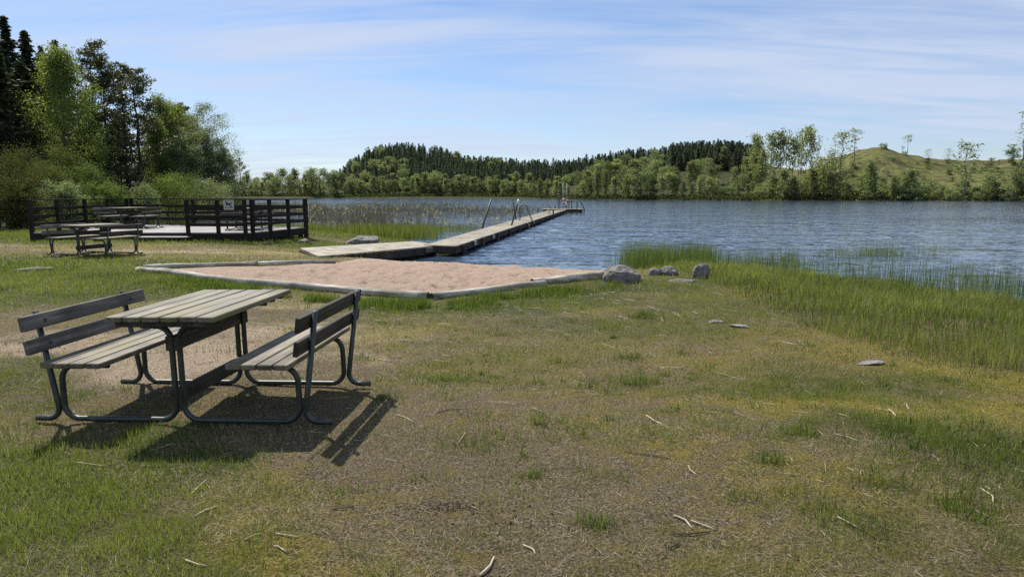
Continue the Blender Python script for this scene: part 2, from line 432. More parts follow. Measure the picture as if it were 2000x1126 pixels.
def blob(x, y, px, py, rx, ry, rot=0):
    c = on_ground(px, py); a = R(rot); dx, dy = x-c.x, y-c.y
    u = dx*math.cos(a)+dy*math.sin(a); v = -dx*math.sin(a)+dy*math.cos(a)
    return np.exp(-((u/rx)**2+(v/ry)**2))
BL = dict(
 grass=[(120,550,5,2.4,0,1.5),(-200,530,6,3,0,1.4),(60,980,.95,1.0,0,1.15),(250,940,.9,.55,0,.9),(330,1060,.55,.6,0,.85),(480,1000,.5,.5,0,.6),(-60,760,1.0,1.2,0,1.1),(300,468,10,1.7,0,1.0),(60,466,5,1.6,0,1.0),(470,465,5,1.8,0,1.1),(620,480,3,2,0,1.0),
        (700,590,3,.9,10,.6),(900,600,2.8,1.0,10,.75),(1080,585,2.4,1.2,15,.75),(1000,680,2.6,1.0,0,.42),(1280,560,2.2,2.0,0,.75),(1250,640,2.6,1.2,0,.6),(860,735,.35,.16,0,.7),(1450,600,2.5,2.2,0,.6),(1500,760,1.2,.5,-10,.55),(1650,740,1.6,.7,-10,.6),(1850,850,.9,.35,-12,.95),(1500,850,.9,.3,-10,.55),(920,865,.35,.16,0,.5),(1100,840,.4,.16,0,.45),
        (1900,960,.8,.4,-10,.55),(1750,1050,.8,.5,0,.5),(1550,1090,.8,.4,0,.4),(1250,1100,.7,.3,0,.25),(2050,900,.9,.9,0,.8),(1000,740,1.6,.4,0,.25),(1250,740,1.2,.4,0,.4),(820,630,1.6,.6,0,.5)],
 moss=[(1800,800,1.8,.6,-12,.95),(1900,740,2,.7,-10,.8),(1500,650,2.6,1.2,0,.6),(1330,570,2.2,1.4,0,.8),(1650,690,2.2,.8,0,.6),(1200,720,1.8,.8,0,.4),(560,1040,.5,.6,20,.75),(700,1090,.5,.3,0,.55),(420,860,.6,.25,0,.3),(1000,880,.9,.2,0,.35),(1250,900,.8,.3,0,.35),(1400,1080,1.2,.4,0,.45),(1950,1000,.7,.6,0,.3),(1050,600,2.5,1.0,0,.35),(150,500,6,1,0,.35),(850,800,.9,.3,0,.3),(1500,1000,1.2,.4,0,.35)],
 bare=[(950,900,1.0,.4,0,1),(1150,960,1.1,.4,0,1),(900,1000,1.0,.35,0,1),(740,900,.7,.45,0,1),(1300,1000,.9,.35,0,.8),(690,800,.6,.4,0,.8),(980,800,.8,.3,0,.7),(1400,880,.9,.3,0,.5),(430,720,1.2,.7,0,.9),(560,610,1.2,.6,0,.8)],
 pale=[(330,700,1.6,.9,-10,.95),(80,680,1.5,1.0,0,.9),(600,650,1.4,.8,-15,.9),(560,590,1.5,.7,-15,.8),(420,590,2.0,.9,0,.7),(700,700,.8,.5,0,.5),(980,790,.25,.08,0,.55),(350,492,4,.7,0,.7),(150,487,4,.6,0,.5),(560,495,3,1.0,0,.9),(700,575,1.2,.5,0,.8),(1130,575,.6,.35,0,.5),(1720,920,.35,.12,0,.45),(0,480,3,.6,0,.5),(1390,570,.4,.2,0,.3)])
BLW = {}
for k, L in BL.items():
    BLW[k] = []
    for (px, py, rx, ry, rot, a) in L:
        c = on_ground(px, py); BLW[k].append((c.x, c.y, rx, ry, R(rot), a))
def masks(x, y):
    o = {}
    wx = x+(fbm(x*1.3, y*1.3, 31)-.5)*.9; wy = y+(fbm(x*1.3, y*1.3, 32)-.5)*.9
    for k, L in BLW.items():
        v = np.zeros_like(x)
        for (cx, cy, rx, ry, a, am) in L:
            dx, dy = wx-cx, wy-cy; u = dx*math.cos(a)+dy*math.sin(a); w = -dx*math.sin(a)+dy*math.cos(a)
            v = np.maximum(v, am*np.exp(-((u/rx)**2+(w/ry)**2)))
        o[k] = np.clip(v, 0, 1.3)
    r = np.hypot(x, y)
    o['moss'] = np.maximum(o['moss'],   .30+.7*(fbm(x*.9+3, y*.9, 33, 4)-.35))
    o['grass'] = o['grass']*(1-.8*np.minimum(o['bare'],1)); o['moss'] = np.clip(o['moss'],0,1)*(1-.5*np.minimum(o['bare'],1))
    o['grass'] = np.maximum(o['grass'], smooth(24, 30, r))
    o['grass'] = np.maximum(o['grass'], smooth(3.5, 6.5, np.abs(x+0)-.55*y)*(y < 14)*.7)
    return o
def tall_mask(x, y):
    """the bank of tall grass on the right"""
    e = [on_ground(*p) for p in ((1385,552),(1420,600),(1480,630),(1600,650),(1720,690),(1860,722),(2000,742),(2300,790))]
    ex = np.array([p.x for p in e]); ey = np.array([p.y for p in e])
    lim = np.interp(x, ex, ey)
    return smooth(-.15, .45, y-lim+(fbm(x*1.2,y*1.2,41)-.5)*1.1)*smooth(ex[0]-.5, ex[0]+.5, x)

def build_ground():
    rr = [1.0]
    while rr[-1] < 3000:
        r = rr[-1]; k = .0065 if r < 40 else (.014 if r < 140 else (.011 if r < 480 else .12)); rr.append(r*(1+k))
    rr = np.array(rr)
    th = np.concatenate([np.linspace(-50, 50, 680), np.linspace(50, 310, 70)[1:-1]])
    T, RR = np.meshgrid(np.radians(th), rr)
    x, y = RR*np.sin(T), RR*np.cos(T); n, m = x.shape
    s = lake_sd(x, y); z = ground_z(x, y)
    mk = masks(x, y)
    sd = poly_sd(SANDP, x, y); sand = smooth(-.02, .22, sd+(fbm(x*3,y*3,51)-.5)*.12)
    near = np.hypot(x, y) < 40
    # heaped, trampled sand
    heap = (fbm(x*1.1, y*1.1, 61, 3)-.42)*.13+(fbm(x*4.2, y*4.2, 62, 3)-.5)*.08-.02+np.minimum(fbm(x*6.5,y*6.5,63,2)-.40,0)*.30
    heap = heap*smooth(.0, .9, sd)*smooth(.2, 1.8, s)
    z = z+np.where(near, heap, 0)
    sand = np.maximum(sand, smooth(-.4, -1.2, s)*.9)
    V = np.stack([x, y, z], -1).reshape(-1, 3)
    V = np.vstack([V, [[0, 0, gz(0, 0)]]])
    i = np.arange(n-1)[:, None]*m; j = np.arange(m)[None, :]; j2 = (j+1) % m
    Fq = np.stack([i+j, i+m+j, i+m+j2, i+j2], -1).reshape(-1, 4)[:, ::-1]
    c = n*m; jj = np.arange(m); Ft = np.stack([np.full(m, c), jj, (jj+1) % m], -1)[:, ::-1]
    ad = lambda a: np.append(a.ravel(), 0)
    at = {k: ad(v) for k, v in mk.items()}
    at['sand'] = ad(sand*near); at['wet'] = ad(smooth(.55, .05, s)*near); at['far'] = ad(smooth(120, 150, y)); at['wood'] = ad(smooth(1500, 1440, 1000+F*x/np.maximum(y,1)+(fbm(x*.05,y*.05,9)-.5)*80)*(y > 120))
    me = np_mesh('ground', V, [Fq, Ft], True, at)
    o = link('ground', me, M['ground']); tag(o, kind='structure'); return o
build_ground()

def build_water():
    rr = np.concatenate([np.geomspace(5, 60, 260), np.geomspace(60, 420, 120)[1:]])
    th = np.radians(np.linspace(-58, 70, 420)); T, RR = np.meshgrid(th, rr)
    x, y = RR*np.sin(T), RR*np.cos(T); n, m = x.shape
    s = lake_sd(x, y)
    calm = np.maximum(smooth(-3.5, -.3, s), smooth(2, -6, x+5)*smooth(75, 45, y)*.6)
    calm = np.maximum(calm, .62*smooth(22, 95, RR))
    amp = (1-calm*.8)*smooth(80, 40, RR)
    z = ZW+amp*((fbm(x*.9+y*.2, y*2.1, 71, 3)-.5)*.055)
    V = np.stack([x, y, z], -1).reshape(-1, 3)
    i = np.arange(n-1)[:, None]*m; j = np.arange(m-1)[None, :]
    Fq = np.stack([i+j, i+j+1, i+m+j+1, i+m+j], -1).reshape(-1, 4)[:, ::-1]
    cen = s.reshape(-1)[Fq].min(1); Fq = Fq[cen < 1.2]
    # drop unused vertices
    used = np.unique(Fq); mp = np.full(n*m, -1); mp[used] = np.arange(len(used))
    me = np_mesh('lake_water', V[used], [mp[Fq]], True, {'calm': calm.ravel()[used]})
    o = link('lake_water', me, M['water']); tag(o, kind='structure'); return o
build_water()

# ------------------------------------------------------------------ picnic tables
def make_picnic():
    root = empty('picnic_table')
    zt, zs = .735, .44
    tb = MB(); L = 1.2
    for k in range(6):
        w = .108; x = (k-2.5)*.120
        tb.box((x, random.uniform(-.006,.006), zt-.0175+random.uniform(-.0015,.0015)), (w, L+random.uniform(-.006,.006), .035), bev=.005)
    top = tb.build('table_top', M['table_wood'], root)
    for y in (-.56, -.40, .40, .56):
        b = MB(); b.box((0, y, zt-.035-.0165), (.60, .06, .03)); b.build('batten', M['brown_wood'], top)
    r = .019
    for sy in (-1, 1):
        y = sy*.443; fr = MB()
        for sx in (-1, 1):
            fr.tube(fillet([(sx*1.01,y,.021),(sx*.832,y,.021),(sx*.938,y,.745)], .10), r)
            fr.tube(fillet([(sx*.47,y,zs-.056),(sx*.80,y,zs-.056),(sx*.806,y,.021),(sx*.026,y,.021),(sx*.026,y,zt-.087),(sx*.22,y,zt-.087)], .10), r)
        fr.build('frame', M['steel'], root, True)
    for sx in (-1, 1):
        s_ = MB()
        for k in range(4):
            s_.box((sx*(.455+k*.104), random.uniform(-.01,.01), zs-.0175+random.uniform(-.001,.001)), (.094, L+.03+random.uniform(-.008,.008), .035), bev=.005)
        seat = s_.build('seat', M['table_wood'], root)
        for y in (-.443, .443):
            b = MB(); b.box((sx*.60, y, zs-.036), (.36, .05, .002)); b.build('bracket', M['steel'], seat)
        lean = math.atan2(.106, .724)
        for zc in (.687, .538):
            xp = .832+.106*(zc-.021)/.724-r-.0165
            bb = MB(); Mx = Matrix.Rotation(sx*lean, 3, 'Y')
            bb.box((sx*xp, random.uniform(-.01,.01), zc), (.032, L+.06, .096), Mx, .005)
            board = bb.build('back_board', M['grey_wood'] if sx < 0 else M['brown_wood'], root)
            for y in (-.443, .443):
                bo = MB(); n = Vector((-sx*math.cos(lean), 0, sx*sx*math.sin(lean)*0))
                bo.tube([(sx*(xp-.0155), y, zc), (sx*(xp-.022), y, zc)], .011, 8); bo.build('bolt', M['steel'], board, True)
    for z, e in ((.54, .50), (.19, .50)):
        b = MB(); b.box((0, 0, z), (.030, 2*e, .10), bev=.005); b.build('cross_board', M['brown_wood'], root)
        for y in (-.475, .475):
            c = MB(); c.box((0, y, z), (.085, .026, .094)); c.build('clamp_block', M['brown_wood'], root)
    return root
pt = make_picnic()
tag(pt, 'large weathered picnic table with two slatted benches on a steel frame, nearest in the foreground', 'picnic table', 'picnic tables with fixed benches')
pt.location = (-2.135, 4.79, gz(-2.135, 4.79)+.012); pt.rotation_euler = (R(.3), R(-.7), R(-4.5))
def place_picnic(x, y, z, rz, label):
    c = copy_tree(pt); c.location = (x, y, z); c.rotation_euler = (0, 0, R(rz)); c['label'] = label; return c
p = on_ground(181, 497)
place_picnic(p.x, p.y+.1, gz(p.x, p.y), -16, 'picnic table standing turned on the trodden grass before the black railed deck')
place_picnic(-13.95, 25.1, .253, -4, 'shaded picnic table on the deck at its closed end, seen behind the black side rails')
place_picnic(-9.25, 24.2, .253, -88, 'shaded picnic table on the deck behind the front rails that carry the dog sign')

# ------------------------------------------------------------------ railed deck
FZ = .25
A, B_, C_, D_ = (-15.4, 22.0), (-8.42, 22.0), (-7.62, 25.5), (-15.4, 27.8)
deck = empty('wooden_deck', (0, 0, 0))
tag(deck, 'low wooden deck with a black stained post and rail fence beside the reeds', 'deck')
def inside(x, y, P):
    c = False
    for (ax, ay), (bx, by) in zip(P, P[1:]+P[:1]):
        if (ay > y) != (by > y) and x < (bx-ax)*(y-ay)/(by-ay)+ax: c = not c
    return c
fl = MB(); y = 22.02
def xr(y):
    xs = []
    P = [A, B_, C_, D_]
    for (ax, ay), (bx, by) in zip(P, P[1:]+P[:1]):
        if (ay > y) != (by > y): xs.append((bx-ax)*(y-ay)/(by-ay)+ax)
    return (min(xs), max(xs)) if len(xs) >= 2 else None
while y < 27.8:
    q = xr(y+.07)
    if q: fl.box(((q[0]+q[1])/2, y+.066, FZ-.016+random.uniform(-.002,.002)), (q[1]-q[0], .132, .032), bev=.003)
    y += .14
fl.build('deck_floor', M['deck_floor'], deck)
def edge_pts(a, b, t): return (a[0]+(b[0]-a[0])*t, a[1]+(b[1]-a[1])*t)
for a, b in ((A, B_), (B_, C_), (C_, D_), (D_, A)):
    f = MB(); f.beam((a[0], a[1], .105), (b[0], b[1], .105), .05, .23); f.build('fascia', M['deck_dark'], deck)
RZ = [1.005, .755, .50]
def rails(a, b, ts):
    a_, b_ = edge_pts(a, b, ts[0]), edge_pts(a, b, ts[-1])
    d = Vector((b_[0]-a_[0], b_[1]-a_[1], 0)).normalized(); nrm = Vector((d.y, -d.x, 0))
    for t in ts:
        p = edge_pts(a, b, t); m = MB(); g = gz(*p)
        m.box((p[0], p[1], (min(g, .0)-.05+1.262)/2), (.105, .105, 1.262-min(g, .0)+.05), Matrix.Rotation(math.atan2(d.y, d.x), 3, 'Z')); m.build('post', M['deck_dark'], deck)
    for z in RZ:
        m = MB(); o = nrm*.07
        m.beam((a_[0]+o.x-d.x*.05, a_[1]+o.y-d.y*.05, z), (b_[0]+o.x+d.x*.05, b_[1]+o.y+d.y*.05, z), .034, .10); m.build('rail', M['deck_dark'], deck)
    m = MB(); m.beam((a_[0]-d.x*.08, a_[1]-d.y*.08, 1.282), (b_[0]+d.x*.08, b_[1]+d.y*.08, 1.282), .15, .036); m.build('top_rail', M['deck_dark'], deck)
rails(A, B_, [.722, .861, .985])
rails(B_, C_, [.06, .34, .66, .985])
rails(C_, D_, [.0, .28, .62, .985])
rails(D_, A, [.03, .26, .50, .76, .99])
st = MB(); st.box((-11.0, 21.72, .05), (1.55, .42, .12)); st.build('step', M['deck_dark'], deck)
st = MB()
for k in range(3): st.box((-11.0, 21.57+k*.145, .126), (1.6, .135, .03))
st.build('step_tread', M['deck_floor'], deck)
for (x, y) in ((-15.2,22.2),(-12,22.2),(-8.6,22.3),(-7.75,25.2),(-11.5,26.3),(-15.2,27.5)):
    m = MB(); g = gz(x, y); m.box((x, y, (g-.15)/2), (.14, .14, abs(g)+.2)); m.build('foundation_post', M['deck_dark'], deck)

sg = empty('sign', (-8.96, 21.855, 1.13)); tag(sg, 'small pale no dogs sign with a struck out dog, fixed to the black deck rail', 'sign')
b = MB(); b.box((0, 0, 0), (.325, .008, .305), bev=.002); b.build('sign_plate', M['sign_grey'], sg)
def flat(polys, name, mat, y=-.0055, th=.002):
    m = MB()
    for P in polys:
        n = len(P); vs = [(x, y-th, z) for x, z in P]+[(x, y, z) for x, z in P]
        m.add(vs, [tuple(range(n)), tuple(range(n, 2*n))[::-1]]+[(i, n+i, n+(i+1) % n, (i+1) % n) for i in range(n)])
    return m.build(name, mat, sg)
fr = .006
flat([[(-.105,-.062),(.100,-.062),(.100,-.056),(-.105,-.056)],[(-.105,.120),(.100,.120),(.100,.126),(-.105,.126)],[(-.105,-.056),(-.099,-.056),(-.099,.120),(-.105,.120)],[(.094,-.056),(.100,-.056),(.100,.120),(.094,.120)]], 'sign_border', M['sign_black'])
flat([[(-.072,-.05),(-.058,-.05),(-.05,-.012),(-.02,.002),(.02,.0),(.03,-.03),(.038,-.05),(.05,-.05),(.048,.0),(.058,.04),(.078,.036),(.088,.05),(.068,.066),(.06,.082),(.048,.066),(.03,.05),(-.04,.05),(-.062,.062),(-.082,.09),(-.088,.086),(-.074,.05),(-.078,.01)]], 'dog_silhouette', M['sign_black'])
flat([[(-.118,.112),(-.104,.128),(.112,-.056),(.098,-.072)]], 'strike_bar', M['sign_black'], -.0078)
flat([[(-.125,-.105),(-.095,-.105),(-.095,-.080),(-.125,-.080)],[(-.075,-.098),(.035,-.098),(.035,-.084),(-.075,-.084)],[(.055,-.112),(.066,-.112),(.066,-.074),(.055,-.074)],[(.078,-.100),(.128,-.100),(.128,-.082),(.078,-.082)]], 'sign_lettering', M['sign_black'])

# ------------------------------------------------------------------ jetty
ZD = -.20
nl, nr_ = atz(829, 478, ZD), atz(891, 480, ZD); f_l, f_r = atz(1071, 410.5, ZD), atz(1107, 409, ZD)
jet = empty('jetty', (0, 0, 0)); tag(jet, 'long narrow wooden jetty running out over the lake to a crosswise end platform', 'jetty')
def quad_planks(m, a, b, c, d, n, z, th, gap=.006):
    """planks across from edge a-d to edge b-c (a,b near; d,c far)"""
    for k in range(n):
        t0, t1 = k/n, (k+1)/n-gap/((Vector(d)-Vector(a)).length)
        p = [Vector(a).lerp(Vector(d), t0), Vector(b).lerp(Vector(c), t0), Vector(b).lerp(Vector(c), t1), Vector(a).lerp(Vector(d), t1)]
        j = random.uniform(-.004, .004); ex = (p[1]-p[0]).normalized()*random.uniform(-.012, .012)
        p[1] = p[1]+ex; p[2] = p[2]+ex
        zz = [q.z if z is None else z for q in p]
        m.prism([(q.x, q.y) for q in p], [q+j-th for q in zz], [q+j for q in zz])
m = MB(); quad_planks(m, nl, nr_, f_r, f_l, 360, ZD, .035); m.build('walkway_planks', M['dock_wood'], jet)
ax = ((f_r+f_l)/2-(nl+nr_)/2).normalized(); px_ = Vector((ax.y, -ax.x, 0))
for a, b, s in ((nl, f_l, 1), (nr_, f_r, -1)):
    m = MB(); o = px_*(.06*s); m.beam((a.x+o.x, a.y+o.y, ZD-.15), (b.x+o.x, b.y+o.y, ZD-.15), .07, .22); m.build('side_beam', M['dock_side'], jet)
m = MB(); m.beam((nl.x, nl.y-.03, ZD-.13), (nr_.x, nr_.y-.03, ZD-.13), .05, .22); m.build('end_beam', M['dock_side'], jet)
for k in range(15):
    t = .02+k*.068
    for e0, e1, s in ((nl, f_l, 1), (nr_, f_r, -1)):
        q = e0.lerp(e1, t)+px_*(.05*s if s > 0 else .015); m = MB()
        m.tube([(q.x, q.y, -2.2), (q.x, q.y, ZD-.04)], .085, 8); m.build('pile', M['dock_side'], jet, True)
for k, t in enumerate((.06, .135, .42)):
    q = nr_.lerp(f_r, t)+px_*.02; m = MB(); m.beam((q.x-ax.x*.25, q.y-ax.y*.25, ZD-.12), (q.x+ax.x*.25, q.y+ax.y*.25, ZD-.12), .03, .16); m.build('side_plate', M['dock_wood'], jet)
# crosswise end
YT = f_r.y
e0, e1 = aty(1062, 408.5, YT+.2), aty(1138, 408.5, YT+.2)
m = MB()
for k in range(14):
    m.box(((e0.x+e1.x)/2, YT+.12+k*.155, ZD+.02), (e1.x-e0.x+random.uniform(-.03,.03), .148, .035))
m.build('end_planks', M['dock_wood'], jet)
m = MB(); m.box(((e0.x+e1.x)/2, YT+.1, ZD-.14), (e1.x-e0.x-.05, .08, .28)); m.build('end_platform_beam', M['dock_side'], jet)
m = MB(); m.box(((e0.x+e1.x)/2, YT+2.1, ZD-.14), (e1.x-e0.x-.05, .08, .28)); m.build('end_platform_beam', M['dock_side'], jet)
for x in (e0.x+.15, e0.x+1.2, e1.x-1.2, e1.x-.15):
    m = MB(); m.tube([(x, YT+.25, -2.3), (x, YT+.25, ZD-.02)], .09, 8); m.build('pile', M['dock_side'], jet, True)
def ladder(base, dx, dy, h=.9, w=.5, r=.018):
    """bathing ladder: two hooped rails over the edge and steps below; (dx,dy) points to the water"""
    d = Vector((dx, dy, 0)).normalized(); s = Vector((d.y, -d.x, 0)); lad = MB(); b = Vector(base)
    for k in (-1, 1):
        o = b+s*(k*w/2)
        pts = [o-d*.55+Vector((0,0,.01)), o-d*.50+Vector((0,0,h)), o-d*.15+Vector((0,0,h)), o+d*.22+Vector((0,0,.05)), o+d*.26+Vector((0,0,-.9))]
        lad.tube(fillet(pts, .12, 4), r, 6)
    ob = lad.build('ladder', M['dark_metal'], jet, True)
    st = MB()
    for z in (-.05, -.3, -.55): st.beam(b+d*.24+s*(-w/2)+Vector((0,0,z)), b+d*.24+s*(w/2)+Vector((0,0,z)), .07, .03)
    st.build('ladder_step', M['dark_metal'], ob)
lp = atz(1032, 431, ZD); ladder((lp.x, lp.y, ZD), 1, -.14, .95)
ladder((e1.x-.02, YT+.7, ZD), 1, 0, .85, .5, .028); ladder((e0.x+1.0, YT+1.6, ZD), 0, 1, .5, .5, .028)
for x, y0 in ((1072, 418), (1080.5, 417.5)):
    q = atz(x, y0, ZD); m = MB(); m.tube([(q.x, q.y, -2), (q.x, q.y, ZD+.32)], .07, 8); m.build('pile', M['dock_wood' if x < 1075 else 'dock_side'], jet, True)

# leaning poles beside the jetty
def pole(pb, pt_, yb, yt, label, r=.045):
    a = aty(*pb, yb); b = aty(*pt_, yt); m = MB(); dirn = (a-b).normalized()
    m.tube([b, a, a+dirn*1.1], [r*.9, r, r], 8); o = m.build('pole', M['dark_metal'], None, True)
    tag(o, label, 'pole', 'leaning poles at the jetty'); return o
q = atz(944, 440, ZD); pole((943, 441), (960, 388), q.y+.4, q.y+.6, 'dark pole leaning out of the reeds, nearest to the shore, beside the jetty')
q = atz(1001, 437, ZD); e = pole((998, 444), (1014, 387), 36.6, 36.2, 'dark leaning pole with a white top, crossing in front of another pole at the jetty')
m = MB(); m.tube([aty(1010.5, 398, 36.15), aty(1013, 390, 36.1)], .062, 8); o = m.build('white_cap', M['white'], e, True)
pole((1008, 428), (1001, 388), 44.5, 44.5, 'dark pole leaning the other way behind the white topped pole at the jetty', .04)
pole((1050.5, 415.5), (1051.5, 405), 62, 62, 'short dark stump pole standing in the water beyond the bathing ladder', .05)

# gear on the end platform
K = lambda x, y: aty(x, y, YT+.9)
lb = empty('lifebuoy_stand', tuple(K(1103, 407.5))); tag(lb, 'tall dark two post stand holding the lifebuoy on the end of the jetty', 'stand')
o0 = Vector(lb.location)
def rel(x, y, dy=0): v = K(x, y)-o0; return (v.x, dy, v.z)
for x in (1099.6, 1107.3):
    m = MB(); m.tube([rel(x, 409), rel(x, 358)], .035, 8); m.build('post', M['pale_metal'], lb, True)
m = MB(); m.beam(rel(1099, 389), rel(1108, 389), .05, .1); m.build('crossbar', M['dark_metal'], lb)
m = MB(); m.beam(rel(1099, 404), rel(1108, 404), .05, .1); m.build('crossbar', M['dark_metal'], lb)
m = MB(); m.beam(rel(1100.2, 405, -.06), rel(1106.2, 396.5, -.06), .04, .07); m.build('brace', M['pale_metal'], lb)
def torus(name, cx, R1, r1, mat, parent=None, a0=0, a1=2*math.pi, n=28):
    pts = [(cx[0]+R1*math.cos(a0+(a1-a0)*k/n), cx[1], cx[2]+R1*math.sin(a0+(a1-a0)*k/n)) for k in range(n+1)]
    m = MB(); m.tube(pts, r1, 10, cap=abs(a1-a0) < 6.2); return m.build(name, mat, parent, True)
bu = empty('lifebuoy', tuple(K(1103.4, 393)-Vector((0, .12, 0)))); tag(bu, 'orange and white lifebuoy ring hanging on the stand at the end of the jetty', 'lifebuoy')
torus('ring', (0,0,0), .27, .075, M['orange'], bu)
for a in (30, 120, 210, 300): torus('white_band', (0,0,0), .27, .080, M['white'], bu, R(a-16), R(a+16), 6)
dv = empty('diving_board', tuple(K(1114, 407.5))); tag(dv, 'low dark diving board on two thin legs beside the lifebuoy stand', 'diving board')
o0 = Vector(dv.location)
for x in (1111.3, 1116.6):
    m = MB(); m.tube([rel(x, 408.5), rel(x, 393)], .045, 8); m.build('leg', M['dark_metal'], dv, True)
m = MB(); m.box(((Vector(rel(1108.6,393))+Vector(rel(1118.8,393)))/2), (rel(1118.8,0)[0]-rel(1108.6,0)[0], 1.6, .07)); m.build('board', M['dock_side'], dv)
tw = empty('diving_ladder', tuple(K(1091.5, 407.5))); tag(tw, 'thin two post ladder with three pale steps at its top on the jetty end', 'ladder')
o0 = Vector(tw.location)
m = MB(); m.tube([rel(1090.4, 408.5), rel(1090.4, 383)], .035, 8); m.build('post', M['dark_metal'], tw, True)
m = MB(); m.tube([rel(1093.4, 408.5), rel(1093.4, 372.5)], .035, 8); m.build('post', M['dark_metal'], tw, True)
for x, y in ((1090.7, 383.8), (1091.4, 378.6), (1092.3, 373.3)):
    m = MB(); m.box(rel(x, y), (.27, .3, .045)); m.build('step', M['pale_metal'], tw)

# landing platform
gp = empty('landing_platform', (0,0,0)); tag(gp, 'pale plank landing platform leading from the lawn up to the near end of the jetty', 'platform')
a = atz(622, 500, -.07); b = atz(862, 478.6, ZD-.042); c = atz(806, 470.8, ZD-.042); d = atz(586, 484, -.07)
m = MB(); quad_planks(m, d, a, b, c, 46, None, .04); m.build('planks', M['dock_wood'], gp)
def sk(p, q, name, mat, dz=.16, h=.22):
    m = MB(); m.beam((p.x, p.y, p.z-dz), (q.x, q.y, q.z-dz), .06, h); m.build(name, mat, gp)
n_ = Vector((-(b-a).y, (b-a).x, 0)).normalized()*.05
sk(a+n_, b+n_, 'side_beam', M['dock_side']); sk(d-n_, c-n_, 'side_beam', M['dock_side']); sk(a, d, 'end_beam', M['dock_side'], .1, .1)
w = b.lerp(a, .17); sk(w-n_*.7, b.lerp(a,.04)-n_*.7, 'side_plate', M['grey_wood'], .12, .15)
for t in (.05, .5, .95):
    for p_, q_ in ((a+n_*2, b+n_*2), (d-n_*2, c-n_*2)):
        u = p_.lerp(q_, t); m = MB(); g = gz(u.x, u.y); m.box((u.x, u.y, (u.z-.06+g-.1)/2), (.12, .12, u.z-.06-g+.1)); m.build('support_post', M['dock_side'], gp)
m = MB(); u0, u1 = a.lerp(b, .55)+n_*6, b+n_*6; m.beam((u0.x, u0.y, -.48), (u1.x, u1.y, -.5), .08, .34); m.build('crib_board', M['dock_side'], gp)

# ------------------------------------------------------------------ logs round the sand, rocks
def log(name, p, q, r0, r1, label, sink=.35, seed=0, bow=.0):
    p, q = Vector(p), Vector(q); L = (q-p).length; n = max(10, int(L/.18)); g = np.random.default_rng(seed)
    c = (p+q)/2; d = (q-p).normalized(); s = Vector((d.y, -d.x, 0)); nn = 14; vs, fs = [], []
    ph = g.uniform(0, 6, 4)
    for i in range(n+1):
        t = i/n; r = r0+(r1-r0)*t
        o = s*(bow*math.sin(math.pi*t)+.02*math.sin(ph[0]+t*7)); z = .006*math.sin(ph[1]+t*9)
        pc = p.lerp(q, t)+o
        zg = gz(pc.x, pc.y)+r*(1-sink)+z
        for k in range(nn):
            a = 2*math.pi*k/nn; rk = r*(1+.06*math.sin(3*a+ph[2]+t*5)+g.uniform(-.07, .07))
            vs.append((pc.x+s.x*math.cos(a)*rk-c.x, pc.y+s.y*math.cos(a)*rk-c.y, zg+math.sin(a)*rk-c.z))
    for i in range(n):
        for k in range(nn): fs.append((i*nn+k, (i+1)*nn+k, (i+1)*nn+(k+1) % nn, i*nn+(k+1) % nn))
    fs.append(tuple(range(nn))); fs.append(tuple(n*nn+k for k in range(nn))[::-1])
    me = bpy.data.meshes.new(name); me.from_pydata(vs, [], fs); me.materials.append(M['log']); me.materials.append(M['log_end'])
    for pl in me.polygons[-2:]: pl.material_index = 1
    for pl in me.polygons[:-2]: pl.use_smooth = True
    o = bpy.data.objects.new(name, me); COL.objects.link(o); o.location = c
    # grain along the log: local X
    ang = math.atan2(d.y, d.x); rot = Matrix.Rotation(-ang, 4, 'Z'); me.transform(rot); o.rotation_euler = (0, 0, ang)
    tag(o, label, 'log', 'logs edging the sand pit'); return o
G = on_ground
log('log', G(270,530), G(574,563), .058, .066, 'bleached log on the left front of the sand pit with a dark sawn end', .3, 1, .04)
log('log', G(560,562), G(838,583), .066, .06, 'bleached mossy log at the near front corner of the sand pit, ending in grass', .3, 2, .03)
log('log', G(842,585), G(1062,557), .06, .06, 'half sunk log along the right front of the sand pit', .42, 3, -.03)
log('log', G(1040,556), G(1184,544), .06, .078, 'short thick grey log beside the big boulder', .25, 4, 0)
log('log', G(280,524), G(500,518), .05, .05, 'thin pale log along the rear left side of the sand pit', .4, 5, 0)
log('log', G(503,519), G(655,514), .05, .05, 'thin pale log at the rear of the sand pit reaching under the landing platform', .4, 6, 0)

def rock(name, px, py, w, d, h, label, seed, rz=0, sink=.25, sharp=.25, cat='rock', group=None):
    import bmesh
    bm = bmesh.new(); bmesh.ops.create_icosphere(bm, subdivisions=4, radius=1)
    g = np.random.default_rng(seed); pl = [(Vector(g.normal(size=3)).normalized(), g.uniform(.55, .9)) for _ in range(9)]
    for v in bm.verts:
        p = v.co.copy()
        for n, k in pl:
            t = p.dot(n)
            if t > k: p -= n*(t-k)*.85
        q = np.array([p.x*1.7+seed, p.y*1.7+p.z*1.3])
        f = float(fbm(q[:1], q[1:], seed, 4)[0])-.5
        f2 = float(fbm(q[:1]*5, q[1:]*5, seed+3, 3)[0])-.5
        p *= 1+f*sharp*1.6+f2*.10
        v.co = Vector((p.x*w/2, p.y*d/2, p.z*h))
    me = bpy.data.meshes.new(name); bm.to_mesh(me); bm.free()
    for p in me.polygons: p.use_smooth = False
    c = on_ground(px, py)
    o = link(name, me, M['rock'], None, (c.x, c.y, c.z+h*(1-2*sink)*.5-h*sink*.3)); o.rotation_euler = (R(g.uniform(-6,6)), R(g.uniform(-6,6)), R(rz))
    tag(o, label, cat, group)
    return o
rock('boulder', 1216, 549, .70, .6, .26, 'large rounded grey boulder at the water edge beside the end of the log', 3, 20, .22, .2, 'boulder')
rock('rock', 1278, 537, .36, .3, .12, 'low dark rock beside the big boulder, on the side of the rushes', 5, 50)
